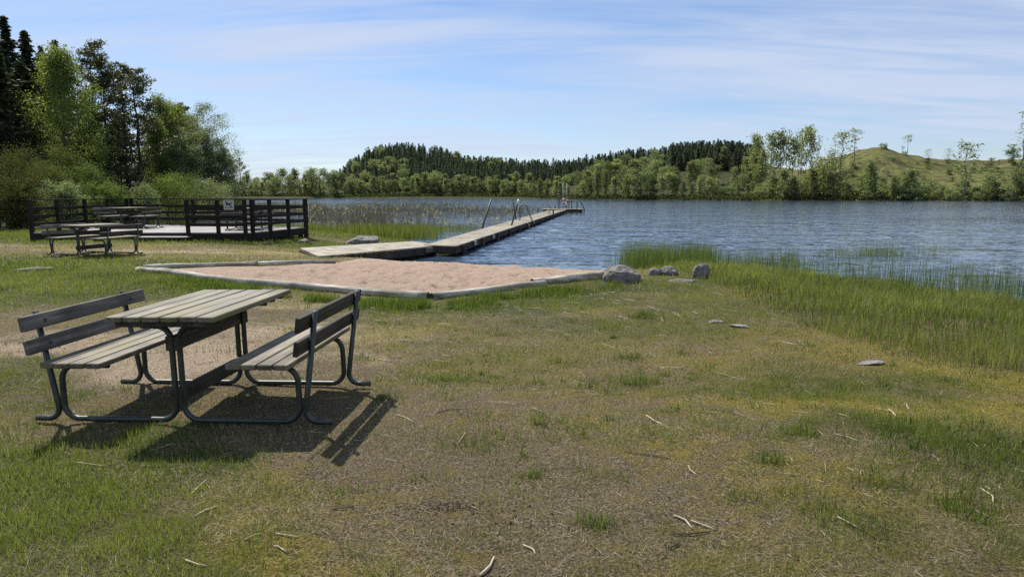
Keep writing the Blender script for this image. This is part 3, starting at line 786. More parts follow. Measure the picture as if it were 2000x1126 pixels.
rock('rock', 1306, 537, .34, .3, .14, 'broken grey rock between two others in front of the rushes', 8, 0)
rock('rock', 1369, 543, .36, .3, .22, 'upright pointed dark rock at the edge of the tall grass', 12, 10, .2, .3)
rock('flat_rock', 1333, 551, .55, .32, .05, 'flat pale stone flush with the grass in front of the pointed rock', 15, -10, .2, .15)
rock('flat_rock', 1447, 637, .26, .14, .018, 'small flat grey stone showing through the lawn near the tall grass', 17, -20, .2, .2)
rock('flat_rock', 1398, 629, .20, .12, .025, 'tiny flat stone in the moss on the lawn, farther from the tall grass', 19, -10, .2, .2)
rock('flat_rock', 1698, 709, .26, .16, .02, 'flat pale stone sunk in yellow moss below the edge of the tall grass', 21, 0, .2, .2)
rock('boulder', 706, 477, 1.25, .9, .36, 'low long grey boulder in the grass behind the landing platform', 24, 15, .25, .25, 'boulder')
rock('flat_rock', 594, 475, .62, .4, .14, 'pale slanting stone slab in the grass by the corner of the deck', 27, -25, .25, .15)
rock('flat_rock', 60, 528, .9, .35, .05, 'flat grey stone lying in the bright lawn left of the sand pit', 30, 5, .2, .15)

# ------------------------------------------------------------------ grass, rushes, reeds
def blades(name, P, h, w, mat, label, cat, lean=.5, tint=None, two=False, yaw=None):
    """one mesh of many blades: P (n,3) feet, h heights, w widths"""
    n = len(P); g = rng
    a = g.uniform(0, 2*np.pi, n); la = g.uniform(0, 2*np.pi, n); l = np.abs(g.normal(0, lean, n))*h
    sx, sy = np.cos(a)*w/2, np.sin(a)*w/2; lx, ly = np.cos(la)*l, np.sin(la)*l
    zt = np.sqrt(np.maximum(h*h-l*l, (h*.25)**2))
    tint = g.uniform(0, 1, n) if tint is None else np.clip(tint+g.normal(0, .22, n), 0, 1)
    if not two:
        V = np.empty((n, 3, 3)); V[:,0] = P; V[:,1] = P; V[:,2] = P
        V[:,0,0] -= sx; V[:,0,1] -= sy; V[:,1,0] += sx; V[:,1,1] += sy
        V[:,2,0] += lx; V[:,2,1] += ly; V[:,2,2] += zt; V[:,:2,2] -= .004
        Fc = np.arange(n*3).reshape(n, 3); k = 3
    else:
        V = np.empty((n, 5, 3))
        for q in range(5): V[:,q] = P
        V[:,0,0] -= sx; V[:,0,1] -= sy; V[:,1,0] += sx; V[:,1,1] += sy; V[:,:2,2] -= .01
        for q, s_ in ((2,.75),(3,-.75)):
            V[:,q,0] += s_*sx+lx*.3; V[:,q,1] += s_*sy+ly*.3; V[:,q,2] += zt*.58
        V[:,4,0] += lx; V[:,4,1] += ly; V[:,4,2] += zt
        b = np.arange(n)[:,None]*5; Fc = b+np.array([[0,1,2,3]]); k = 5
    V = V.reshape(-1, 3)
    faces = [Fc] if not two else [Fc, np.arange(n)[:,None]*5+np.array([[3,2,4]])]
    me = np_mesh(name, V, faces, False, {'tint': np.repeat(tint, k)})
    o = link(name, me, mat)
    tag(o, label, cat, None, 'stuff'); return o
def wedge(r0, r1, dens, a=42):
    n = int(dens*R(a)*(r1*r1-r0*r0)); r = np.sqrt(rng.uniform(r0*r0, r1*r1, n)); t = rng.uniform(-R(a), R(a), n)
    return r*np.sin(t), r*np.cos(t)
PTC = pt.location
def lawn():
    Ps, hs, ws, ts, Dp, dh, dw = [], [], [], [], [], [], []
    logs_near = []
    for (r0, r1, dens, hh, ww) in ((2.0,3.6,19000,.034,.0029),(3.6,6,11000,.034,.0038),(6,10,3600,.034,.0055),(10,16,1300,.045,.009),(16,34,420,.065,.018)):
        x, y = wedge(r0, r1, dens)
        s = lake_sd(x, y); sd = poly_sd(SANDP, x, y); mk = masks(x, y); tm = tall_mask(x, y)
        cl = fbm(x*5.5, y*5.5, 81, 4); cl2 = fbm(x*1.6, y*1.6, 82, 3)
        p = mk['grass']*1.15+(cl-.5)*1.5+(cl2-.5)*.8-.10
        p = np.maximum(p, mk['moss']*.55+(cl-.5)*1.6-.25)
        p = np.maximum(p, ((cl-.60)*3.0))                  # scattered tussocks in the dirt
        p = np.clip(p, .03+.16*smooth(.42,.62,fbm(x*3.1,y*3.1,85,3)), 1)*(1-.8*np.clip(mk['bare'],0,1))*(1-.5*np.clip(mk['pale'],0,1))*(1-tm)*(sd < .02)*(s > .12)
        d = rng.uniform(0, 1, len(x)) < p
        x1, y1 = x[d], y[d]; z = ground_z(x1, y1); k = len(x1)
        lush = np.clip(mk['grass'][d]*.9+(cl[d]-.5)*1.6, .0, 1.2)
        Ps.append(np.stack([x1,y1,z],-1)); hs.append(hh*(.45+lush)*rng.uniform(.5,1.5,k)); ws.append(ww*rng.uniform(.7,1.3,k))
        ts.append(.40+(cl2[d]-.5)*1.1+.25*mk['moss'][d])
        q = rng.uniform(0,1,len(x)) < np.clip(.07+.30*smooth(.46,.68,fbm(x*2.4,y*2.4,83,3)), 0, 1)*(1-tm*.7)*(sd < .0)*(s > .1)*(1-.5*np.clip(mk['pale'],0,1))*(1-.55*np.clip(mk['bare'],0,1))
        x2, y2 = x[q], y[q]; Dp.append(np.stack([x2,y2,ground_z(x2,y2)+.003],-1)); dh.append(hh*rng.uniform(.4,1.5,len(x2))); dw.append(ww*rng.uniform(.45,1.0,len(x2)))
    # taller fringes along the logs and tussocks
    fr = []
    for (p, q, n, wd) in ((G(300,537),G(560,575),5200,.30),(G(560,580),G(838,596),5200,.30),(G(850,598),G(1075,566),3600,.34),(G(1040,570),G(1190,556),1500,.30),(G(800,596),G(850,600),1500,.2)):
        t = rng.uniform(0,1,n); o = np.abs(rng.normal(0, wd, n)); dr = (q-p).normalized(); nx, ny = dr.y, -dr.x
        x = p.x+(q.x-p.x)*t+nx*o; y = p.y+(q.y-p.y)*t+ny*o
        k = fbm(x*2.2, y*2.2, 84, 2) > .42; fr.append((x[k], y[k], .13))
    for _ in range(260):
        a = rng.uniform(-.62,.66); r = rng.uniform(2.4, 9); cx, cy = r*math.sin(a), r*math.cos(a)
        n = int(rng.uniform(12, 60)); rad = rng.uniform(.02,.13); fr.append((cx+rng.normal(0,rad,n), cy+rng.normal(0,rad,n), rng.uniform(.03,.065)))
    for (px, py, n, rad, hh) in ((1565,845,160,.10,.08),(1640,1010,200,.12,.08),(830,935,60,.06,.05),(1240,750,140,.07,.1),(1230,700,120,.08,.08),(880,740,600,.2,.045),(920,865,300,.14,.06),(1110,840,420,.22,.045),(1870,880,900,.32,.07),(1820,850,700,.3,.06),(1730,950,200,.1,.1),(1500,900,120,.06,.09),(1160,1025,140,.05,.08),(1040,930,90,.04,.06),(1880,990,240,.1,.1),(1960,930,400,.3,.07),(1250,620,240,.12,.12),(1110,570,400,.16,.12),(960,580,400,.18,.1)):
        c = on_ground(px, py); fr.append((c.x+rng.normal(0,rad,n), c.y+rng.normal(0,rad*.7,n), hh))
    for x, y, h in fr:
        k = len(x); Ps.append(np.stack([x,y,ground_z(x,y)],-1)); r = np.hypot(x,y)
        hs.append(h*rng.uniform(.4,1.3,k)); ws.append(.0022+.0009*r*rng.uniform(.6,1.2,k)); ts.append(np.full(k,.28))
    c_ = np.concatenate
    blades('lawn_grass', c_(Ps), c_(hs), c_(ws), M['lawn'], 'short green lawn grass and tussocks growing on the shore meadow', 'grass', .75, c_(ts))
    blades('dry_lawn_grass', c_(Dp), c_(dh), c_(dw), M['drygrass'], 'withered blades lying between the green grass of the lawn', 'dry grass', 1.3)
lawn()
def tall():
    Ps, hs, ws, ts, dry = [], [], [], [], []
    for (r0, r1, dens, ww) in ((5.5,9,1700,.0055),(9,14,1100,.009),(14,22,520,.014)):
        n = int(dens*R(26)*(r1*r1-r0*r0)); r = np.sqrt(rng.uniform(r0*r0,r1*r1,n)); t = rng.uniform(R(8),R(60),n)
        x, y = r*np.sin(t), r*np.cos(t); s = lake_sd(x, y); tm = tall_mask(x, y)
        cl = fbm(x*1.1, y*1.1, 91, 3)
        k = (rng.uniform(0,1,n) < tm*np.clip(.75+(cl-.5)*1.5,0,1))*(s > -.35*(1+cl)) > 0
        x, y, cl, s, tm = x[k], y[k], cl[k], s[k], tm[k]
        Ps.append(np.stack([x,y,ground_z(x,y)],-1)); hs.append(.88*(.10+.17*cl+.08*smooth(2.5,.2,s))*tm**.5*rng.uniform(.4,1.3,len(x))); ws.append(ww*rng.uniform(.6,1.2,len(x)))
        ts.append(.45+(cl-.5)*1.3)
    blades('tall_grass', np.concatenate(Ps), np.concatenate(hs), np.concatenate(ws), M['tall'], 'knee high green grass covering the bank along the water', 'tall grass', .5, np.concatenate(ts), True)
    k = np.concatenate(Ps); sel = rng.uniform(0,1,len(k)) < .05; k = k[sel]
    blades('tall_dry_grass', k, np.concatenate(hs)[sel]*1.1, np.concatenate(ws)[sel]*.8, M['drygrass'], 'pale dry stalks among the tall green grass on the bank', 'dry grass', .45, None, True)
tall()
def rushes(name, regs, mat, label, cat, w, lean, tall_var=(.55,1.15)):
    Ps, hs, ws, ts = [], [], [], []
    for (px0, px1, y0, y1, n, hgt, cl_amt) in regs:
        # scattered on the lake bed between two photo distances
        d0, d1 = atz(1000, y1, ZW).y, atz(1000, y0, ZW).y
        Y = np.sqrt(rng.uniform(d0*d0, d1*d1, n)); px = rng.uniform(px0, px1, n)+rng.normal(0, .05*(px1-px0), n); X = (px-1000)/F*Y*1.0
        c = fbm(X*.55, Y*.22, len(label), 3); k = rng.uniform(0,1,n) < np.clip(1+(c-.5)*cl_amt*4, 0, 1)
        X, Y = X[k], Y[k]; s = lake_sd(X, Y); k = s < .5; X, Y, s = X[k], Y[k], s[k]
        z = np.minimum(ground_z(X, Y), ZW-.05); m = len(X)
        Ps.append(np.stack([X,Y,z],-1)); hs.append(ZW-z+hgt*rng.uniform(*tall_var, m)); ws.append(w*(Y/30)**.6*rng.uniform(.6,1.3,m)); ts.append(rng.uniform(0,1,m))
    P, h, ww, t = (np.concatenate(a) for a in (Ps, hs, ws, ts))
    blades(name, P, h, ww, mat, label, cat, lean, t, True); return P, h
rushes('green_rush', [(1222,1390,503,532,2900,.64,.5),(1390,1560,503,550,1500,.52,1.1),(1600,1880,495,507,1300,.42,1.4),(1500,2150,512,590,3600,.36,.9),(1650,2150,550,625,2600,.42,.6),(1180,1215,500,526,60,.3,.5),(1680,1840,492,503,900,.5,1.0)], M['rush'], 'dark green rushes standing in the shallow water before the tall grass bank', 'rushes', .015, .09)
rushes('far_reed_belt', [(1680,2300,384,393,8000,1.3,.2),(1500,2300,394,402,3500,.55,.8),(1730,2300,402,413,3500,.5,.8),(1720,2300,426,437,3200,.34,.9),(1900,2300,412,428,1500,.35,1.0)], M['reed_dry'], 'brown reed belts far out in the lake before the bare hill', 'reeds', .022, .10)
rushes('green_sedge', [(560,850,452,468,7000,.55,.3),(440,620,446,462,3000,.5,.3),(700,930,444,456,3500,.42,.5)], M['tall'], 'green sedge at the water edge between the deck and the jetty', 'sedge', .020, .12)
Pr, hr = rushes('brown_reeds', [(590,1010,420,452,7000,.42,.6),(560,1040,408,424,10000,.75,.8),(430,900,400,412,5200,.85,.8),(100,620,405,450,6500,1.15,.4),(600,760,425,450,1200,1.2,.5),(650,860,430,452,500,1.35,.6)], M['reed_dry'], 'brown dry reeds standing in the bay between the deck, the jetty and the forest', 'reeds', .022, .11)
def plumes():
    k = rng.choice(len(Pr), 800, replace=False); tp = Pr[k].copy(); tp[:,2] += hr[k]*.93
    ps = np.repeat(tp, 5, 0)+rng.normal(0, 1, (len(tp)*5, 3))*np.array([.035,.035,.06])
    blades('reed_plume', ps, np.full(len(ps), .16), np.full(len(ps), .035), M['reed_plume'], 'pale feathery plumes on top of the brown reeds', 'reed plumes', .7)
plumes()

# straws and twigs washed up on the lawn
straw_items = []
def straw(pts, r, mat, label, group, cat='straw', name='reed_straw'):
    m = MB(); m.tube(pts, r, 6); o = m.build(name, mat, None, True); tag(o, label, cat, group); return o
def straw_px(a, b, r, mat, label, cat='straw', name='reed_straw', bend=.02):
    p, q = on_ground(*a), on_ground(*b); c = (p+q)/2+Vector((random.uniform(-1,1), random.uniform(-1,1), 0))*bend; c.z = gz(c.x, c.y)+.006
    r = r*.55; p.z = gz(p.x,p.y)+r*.8+.004; q.z = gz(q.x,q.y)+r*.8+.004; c.z += r
    return straw([p, p.lerp(c,.6), c, q.lerp(c,.5), q], [r, r, r*.95, r*.9, r*.75], mat, label, None, cat, name)
S_ = lambda *a, **k: straw_px(*a, **k)
S_((938,1126),(965,1090), .010, M['straw'], 'thick pale reed stem lying at the bottom edge below the bare dirt')
S_((1022,1066),(1046,1084), .007, M['straw'], 'short pale splinter of reed on the dirt near the bottom edge')
S_((1262,812),(1300,833), .008, M['straw'], 'bright split reed stem lying on the grass right of the middle')
S_((600,901),(648,862), .006, M['twig'], 'dark thin stick pointing at the shadow of the bench back', 'stick', 'stick')
S_((148,904),(210,912), .006, M['straw'], 'long straight whitish straw on the green lawn below the left bench')
S_((276,910),(318,911), .004, M['straw'], 'thin white straw lying level in the lawn below the table shadow')
S_((373,967),(405,936), .005, M['straw'], 'curved pale straw in the grass below the table shadow')
S_((380,1010),(425,990), .007, M['straw'], 'tan reed stem lying aslant on the grass in the left foreground')
S_((362,1095),(405,1107), .006, M['straw'], 'pale straw on the grass near the lower left corner')
S_((477,1056),(515,1043), .005, M['straw'], 'thin straw in the mossy grass left of the dirt')
S_((540,1043),(585,1050), .005, M['straw'], 'second thin straw in the mossy grass, nearer to the dirt')
S_((535,1068),(560,1080), .006, M['straw'], 'short pale stick on the moss at the left edge of the dirt')
S_((643,996),(690,990), .005, M['twig'], 'forked dark twig on the dirt left of the bottom centre', 'stick', 'stick')
S_((855,806),(905,800), .006, M['twig'], 'dark twig on the pale dirt right of the picnic table', 'stick', 'stick')
S_((776,811),(810,826), .005, M['straw'], 'curved straw on the dirt beside the tip of the bench shadow')
S_((893,869),(909,846), .005, M['straw'], 'pale straw leaning in the small grass patch of the dirt')
S_((917,742),(962,750), .005, M['twig'], 'long grey stalk beside the small bright grass patch', 'stick', 'stick')
S_((1220,882),(1310,897), .005, M['twig'], 'long dark stalk on the mossy dirt right of the middle', 'stick', 'stick')
S_((1316,1008),(1352,1034), .008, M['straw'], 'curved tan reed stem in the heap of straws at the lower right')
S_((1312,1044),(1388,1040), .007, M['twig'], 'dark reed stem at the bottom of the heap of straws', 'stick', 'stick')
S_((1350,1018),(1398,1036), .006, M['straw'], 'bent pale straw on the right of the heap of straws')
S_((1300,1072),(1327,1062), .007, M['twig'], 'short dark stick below the heap of straws', 'stick', 'stick')
S_((1635,1011),(1683,1036), .007, M['straw'], 'pale flattened reed stem on the dirt at the lower right')
S_((1915,955),(1940,982), .007, M['straw'], 'pale stick near the right edge on the brown grass')
S_((1628,848),(1682,864), .005, M['straw'], 'long thin straw lying below the yellow moss')
S_((1400,728),(1450,744), .006, M['straw'], 'long pale straw on the lawn right of the middle distance')
S_((1345,910),(1362,930), .005, M['straw'], 'short bent straw on the mossy dirt in the right foreground')
S_((1735,800),(1750,814), .008, M['straw'], 'short pale straw on the bright yellow moss')
S_((1770,790),(1776,800), .008, M['straw'], 'tiny upright pale straw on the yellow moss')
S_((740,703),(765,707), .007, M['straw'], 'whitish straw on the ground right of the far bench foot')
S_((700,752),(711,738), .005, M['straw'], 'curved straw by the far right foot of the picnic table')
S_((780,664),(812,668), .007, M['straw'], 'pale straw below the grassy edge of the logs')
def litter():
    """hundreds of small bits: one object"""
    m_p, m_q, w = [], [], []
    def scatter(px, py, rx, ry, n, L):
        c = on_ground(px, py)
        for _ in range(int(n*.7)):
            x, y = c.x+random.gauss(0, rx), c.y+random.gauss(0, ry)
            a = random.gauss(0, .9); l = L*random.uniform(.3, 1.3); m_p.append((x-math.cos(a)*l/2, y-math.sin(a)*l/2)); m_q.append((x+math.cos(a)*l/2, y+math.sin(a)*l/2)); w.append(.0006+.00026*y)
    scatter(760, 605, .9, .5, 150, .22); scatter(960, 610, 1.3, .6, 170, .2); scatter(1080, 575, .6, .4, 90, .28); scatter(1350, 590, 1.2, 1.2, 110, .25)
    scatter(1100, 660, 1.8, .8, 130, .16); scatter(600, 640, 1.0, .6, 70, .2); scatter(300, 680, 1.4, .6, 90, .18); scatter(80, 700, 1.2, .6, 40, .15)
    scatter(330, 830, .5, .3, 40, .14); scatter(1000, 930, 1.1, .5, 150, .045); scatter(1500, 950, 1.1, .6, 170, .06); scatter(900, 1040, .6, .25, 80, .03); scatter(1300, 800, 1.4, .6, 120, .1)
    scatter(1700, 800, 1.4, .5, 60, .1); scatter(400, 970, .8, .4, 70, .06); scatter(1200, 1050, .8, .25, 80, .04); scatter(1750, 1020, .7, .3, 90, .05); scatter(700, 860, .6, .4, 60, .04)
    P, Q, W = np.array(m_p), np.array(m_q), np.array(w); ok = (poly_sd(SANDP, P[:,0], P[:,1]) < 0)*(lake_sd(P[:,0], P[:,1]) > .2) > 0; P, Q, W = P[ok], Q[ok], W[ok]
    n = len(P); zp, zq = ground_z(P[:,0],P[:,1])+.006, ground_z(Q[:,0],Q[:,1])+.006+rng.uniform(0,.03,n)*np.hypot(*(Q-P).T)*4
    d = Q-P; L = np.hypot(d[:,0],d[:,1]); nx, ny = -d[:,1]/L*W, d[:,0]/L*W
    V = np.empty((n,6,3))
    for k, (s, zz) in enumerate(((-1,0),(1,0),(0,1.4))):
        V[:,k,0] = P[:,0]+nx*s; V[:,k,1] = P[:,1]+ny*s; V[:,k,2] = zp+W*zz
        V[:,3+k,0] = Q[:,0]+nx*s*.7; V[:,3+k,1] = Q[:,1]+ny*s*.7; V[:,3+k,2] = zq+W*zz*.7
    b = np.arange(n)[:,None]*6
    me = np_mesh('straw_litter', V.reshape(-1,3), [np.concatenate([b+np.array([[0,3,5,2]]), b+np.array([[1,2,5,4]]), b+np.array([[0,1,4,3]])])])
    tag(link('straw_litter', me, plain_mat('mixed_straw_bits', (.14,.11,.07), (.58,.52,.39), 2.2, .7, .2, 0, .1, .002)), 'scattered bits of bleached reed straw all over the lawn', 'straw litter', None, 'stuff')
    # clods and crumbs in the bare patch
    vs, fs = MB(), 0
    for (px, py, rx, ry, n, r) in ((880,990,.10,.03,150,.007),(860,1000,.35,.12,60,.005),(1010,1010,.25,.05,40,.008),(1500,850,.3,.1,60,.006),(700,960,.6,.3,60,.006),(1100,960,.9,.3,120,.006)):
        c = on_ground(px, py)
        for _ in range(n):
            x, y = random.gauss(c.x, rx), random.gauss(c.y, ry); q = r*random.uniform(.4,1.4)
            z = gz(x, y)+q*.25; o = [Vector((random.uniform(.6,1.2)*a*q, random.uniform(.6,1.2)*b_*q, random.uniform(.5,1)*c_*q))+Vector((x,y,z)) for a,b_,c_ in ((1,0,0),(-1,0,0),(0,1,0),(0,-1,0),(0,0,1),(0,0,-1))]
            vs.add(o, [(0,2,4),(2,1,4),(1,3,4),(3,0,4),(2,0,5),(1,2,5),(3,1,5),(0,3,5)])
    o = vs.build('earth_crumbs', plain_mat('dark_earth_clod', (.06,.042,.03), (.16,.115,.08), 60, .95, .1)); tag(o, 'dark crumbs of scuffed earth on the bare dirt', 'soil', None, 'stuff')
litter()

# ------------------------------------------------------------------ trees
def leaf_cloud(C, L, W, g, tint, flat=0.0, axis=None):
    """diamond leaves at C (n,3); flat>0 lays them level; axis (n,3): long axis follows it"""
    n = len(C)
    u = g.normal(size=(n,3)) if axis is None else axis+g.normal(size=(n,3))*.35
    u[:,2] *= 1-flat; u /= np.linalg.norm(u, axis=1)[:,None]+1e-9
    v = g.normal(size=(n,3)); v[:,2] *= 1-flat*.8; v -= u*(v*u).sum(1)[:,None]; v /= np.linalg.norm(v, axis=1)[:,None]+1e-9
    l = (L*g.uniform(.6,1.35,n))[:,None]/2; w = (W*g.uniform(.6,1.35,n))[:,None]/2
    V = np.stack([C-u*l, C+v*w, C+u*l, C-v*w], 1).reshape(-1,3)
    return V, np.arange(n*4).reshape(n,4), np.repeat(np.clip(tint,0,1), 4)
def tubes_np(lines, n=5):
    m = MB()
    for pts, rs in lines: m.tube(pts, rs, n, cap=False)
    return np.array(m.v), [np.array([f for f in m.f if len(f) == 4])]
def branch_pts(p0, az, el, L, droop, g, k=6):
    pts = [np.array(p0, float)]; a, e = az, el
    for i in range(k):
        a += g.normal(0,.16); e += -droop/k+g.normal(0,.10)
        pts.append(pts[-1]+np.array([math.cos(e)*math.cos(a), math.cos(e)*math.sin(a), math.sin(e)])*L/k)
    return np.array(pts)
def broadleaf(h, Rc, zb, nl, nleaf, L, seed, prof='round', el=.9, droop=.5, stems=1, spread=.05, tr=None, sub=3, wfac=.62, gap=.0, lean=0):
    g = np.random.default_rng(seed); lines, cl = [], []
    tr = tr or h*.011
    for s in range(stems):
        a0 = g.uniform(0, 6.28); base = np.array([math.cos(a0), math.sin(a0), 0])*(0 if stems == 1 else .25*Rc*g.uniform(.2,1))
        ln = lean if stems == 1 else g.uniform(.04,.2)
        hh = h*(1 if s == 0 else g.uniform(.72,.97)); k = 9
        tp = [base+np.array([math.cos(a0)*ln*hh*(i/k)**1.3+g.normal(0,.008)*hh, math.sin(a0)*ln*hh*(i/k)**1.3+g.normal(0,.008)*hh, hh*i/k*.97]) for i in range(k+1)]
        lines.append((tp, [max(tr*(1-.93*i/k)*(1 if stems == 1 else .7), .008) for i in range(k+1)]))
        n_l = max(4, nl//stems)
        for b in range(n_l):
            f = zb+(1-zb)*((b+.5)/n_l)**.9*.98; z = f*k; i = min(int(z), k-1); p0 = tp[i]+(tp[i+1]-tp[i])*(z-i)
            q = (f-zb)/(1-zb)
            R_ = Rc*{'round': math.sin(math.pi*min(1,(q*.86+.10)))**.7, 'cone': (1-q)**.75+.12, 'column': (1-.75*q**2)*(.75+.25*math.sin(math.pi*q)), 'top': .35+.9*math.sin(math.pi*min(1,q*.8+.15))}[prof]*g.uniform(.65,1.15)
            az = b*2.4+g.normal(0,.5); e = el*(.55+.6*q)+g.normal(0,.12)
            pts = branch_pts(p0, az, e, R_/max(.35,math.cos(min(e,1.1)*.8)), droop, g)
            r0 = max(tr*(1-.8*f)*.42, .006); lines.append((pts, [r0*(1-.85*j/6)+.003 for j in range(7)]))
            for _ in range(sub):
                j = g.integers(2,6); sp = branch_pts(pts[j], az+g.normal(0,.9), e*.6+g.normal(0,.3), R_*g.uniform(.25,.55), droop*1.1, g, 3)
                lines.append((sp, [r0*.4, r0*.3, r0*.2, .003])); cl += [(p, 1) for p in sp[1:]]
            cl += [(p, 1) for p in pts[2:]]
    C = np.array([c for c, _ in cl]); k = len(C); ct = g.uniform(0,1,k); keep = g.uniform(0,1,k) > gap
    C, ct = C[keep], ct[keep]; k = len(C)
    idx = g.integers(0, k, nleaf); sg = spread*h
    off = g.normal(0, sg, (nleaf,3)); off[:,2] = off[:,2]*.8-np.abs(g.normal(0, sg*.5, nleaf))*droop
    P = C[idx]+off; P[:,2] = np.maximum(P[:,2], .08)
    V, Fc, t = leaf_cloud(P, L, L*wfac, g, ct[idx]*.55+g.uniform(0,.5,nleaf))
    return lines, V, Fc, t
def spruce(h, Rc, zb, nw, nb, nn, L, seed, droop=.5, tr=None, ragged=.25):
    g = np.random.default_rng(seed); tr = tr or h*.011
    tp = [np.array([g.normal(0,.002)*h, g.normal(0,.002)*h, h*i/8]) for i in range(9)]
    lines = [(tp, [max(tr*(1-.96*i/8), .006) for i in range(9)])]; Cs, Ax, T = [], [], []
    for w in range(nw):
        f = zb+(1-zb)*(w/nw)**.92; q = (f-zb)/(1-zb); r = Rc*((1-q)**.95*.97+.03)*g.uniform(1-ragged,1+ragged*.6)
        for b in range(nb):
            if g.uniform() < .10: continue
            az = w*1.1+b*6.283/nb+g.normal(0,.22); rr = r*g.uniform(.7,1.15); e0 = .25*(q-.4)
            s = np.linspace(.12,1,nn); zz = f*h+rr*np.sin(e0)*s-rr*droop*.55*s**1.5+rr*.16*s**4+g.normal(0,.02*rr+.01,nn)
            P = np.stack([np.cos(az)*rr*s, np.sin(az)*rr*s, zz], -1); Cs.append(P+g.normal(0,.05*rr+.02,(nn,3))*np.array([1,1,.5]))
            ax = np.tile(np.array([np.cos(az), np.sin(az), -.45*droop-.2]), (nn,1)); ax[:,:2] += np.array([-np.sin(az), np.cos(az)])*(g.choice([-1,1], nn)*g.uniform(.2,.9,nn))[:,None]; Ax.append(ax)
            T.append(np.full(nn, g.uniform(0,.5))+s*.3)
            if b % 2 == 0 and nn > 4: lines.append(([P[0]*np.array([.1,.1,1]), P[nn//2], P[-1]], [tr*.16*(1-q)+.006, .01, .004]))
    top = np.array([[0,0,h*(.97-.02*i)] for i in range(6)]); Cs.append(top); Ax.append(np.tile([[0,0,1.]],(6,1))); T.append(np.full(6,.4))
    C, A_, T = np.concatenate(Cs), np.concatenate(Ax), np.concatenate(T)
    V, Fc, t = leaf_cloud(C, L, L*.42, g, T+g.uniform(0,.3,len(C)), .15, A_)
    return lines, V, Fc, t
def pine(h, Rc, zb, nl, nleaf, L, seed, lean=0, el=.25):
    g = np.random.default_rng(seed); tr = h*.015; k = 9; a0 = g.uniform(0,6.28)
    tp = [np.array([math.cos(a0)*lean*h*(i/k)**2+g.normal(0,.006)*h, math.sin(a0)*lean*h*(i/k)**2+g.normal(0,.006)*h, h*i/k*.98]) for i in range(k+1)]
    lines = [(tp, [max(tr*(1-.88*i/k),.01) for i in range(k+1)])]; cl, tn = [], []
    for b in range(nl):
        f = zb+(1-zb)*(b+.3)/nl; z = f*k; i = min(int(z),k-1); p0 = tp[i]+(tp[i+1]-tp[i])*(z-i); q = (f-zb)/(1-zb)
        R_ = Rc*(.55+.6*math.sin(math.pi*min(1,q*.75+.18)))*g.uniform(.5,1.15)*(1-.45*q**3); az = b*2.4+g.normal(0,.4); e = el+.5*q+g.normal(0,.15)
        pts = branch_pts(p0, az, e, R_, -.35, g); lines.append((pts, [tr*.25*(1-q*.6)*(1-.8*j/6)+.004 for j in range(7)]))
        c0 = g.uniform(0,.6)
        for j in (3,4,5,6):
            cl.append(pts[j]); tn.append(c0)
            for _ in range(2):
                sp = branch_pts(pts[j], az+g.choice([-1,1])*g.uniform(.4,1.1), e+.2, R_*.28, -.3, g, 2); cl += [sp[1], sp[2]]; tn += [c0+.1, c0+.25]
    cl.append(tp[-1]); tn.append(.5)
    C, tn = np.array(cl), np.array(tn); idx = g.integers(0,len(C),nleaf)
    P = C[idx]+g.normal(0, .016*h, (nleaf,3))*np.array([1,1,.32])
    V, Fc, t = leaf_cloud(P, L, L*.34, g, tn[idx]+g.uniform(0,.45,nleaf), .2)
    return lines, V, Fc, t
def as_thing(name, data, bark, leaf, loc, label, cat='tree', group=None, leafname='crown', rz=None, n=6):
    lines, V, Fc, t = data
    root = empty(name, loc, random.uniform(0, 6.28) if rz is None else rz); tag(root, label, cat, group)
    tv, tf = tubes_np(lines, n)
    link('trunk' if name not in BUSHY else 'stem', np_mesh('trunk', tv, tf, True), bark, root)
    link(leafname, np_mesh(leafname, V, [Fc], False, {'tint': t}), leaf, root); return root
def as_mesh(name, data, n=4):
    """trunk and crown in one mesh, for trees far away"""
    lines, V, Fc, t = data; tv, tf = tubes_np(lines, n); k = len(tv)
    return np_mesh(name, np.vstack([tv, V]), [tf[0], Fc+k], False, {'tint': np.concatenate([np.full(k,.3), t])}, [0]*len(tf[0])+[1]*len(Fc))
BUSHY = {'bush', 'scrub', 'willow_bush'}

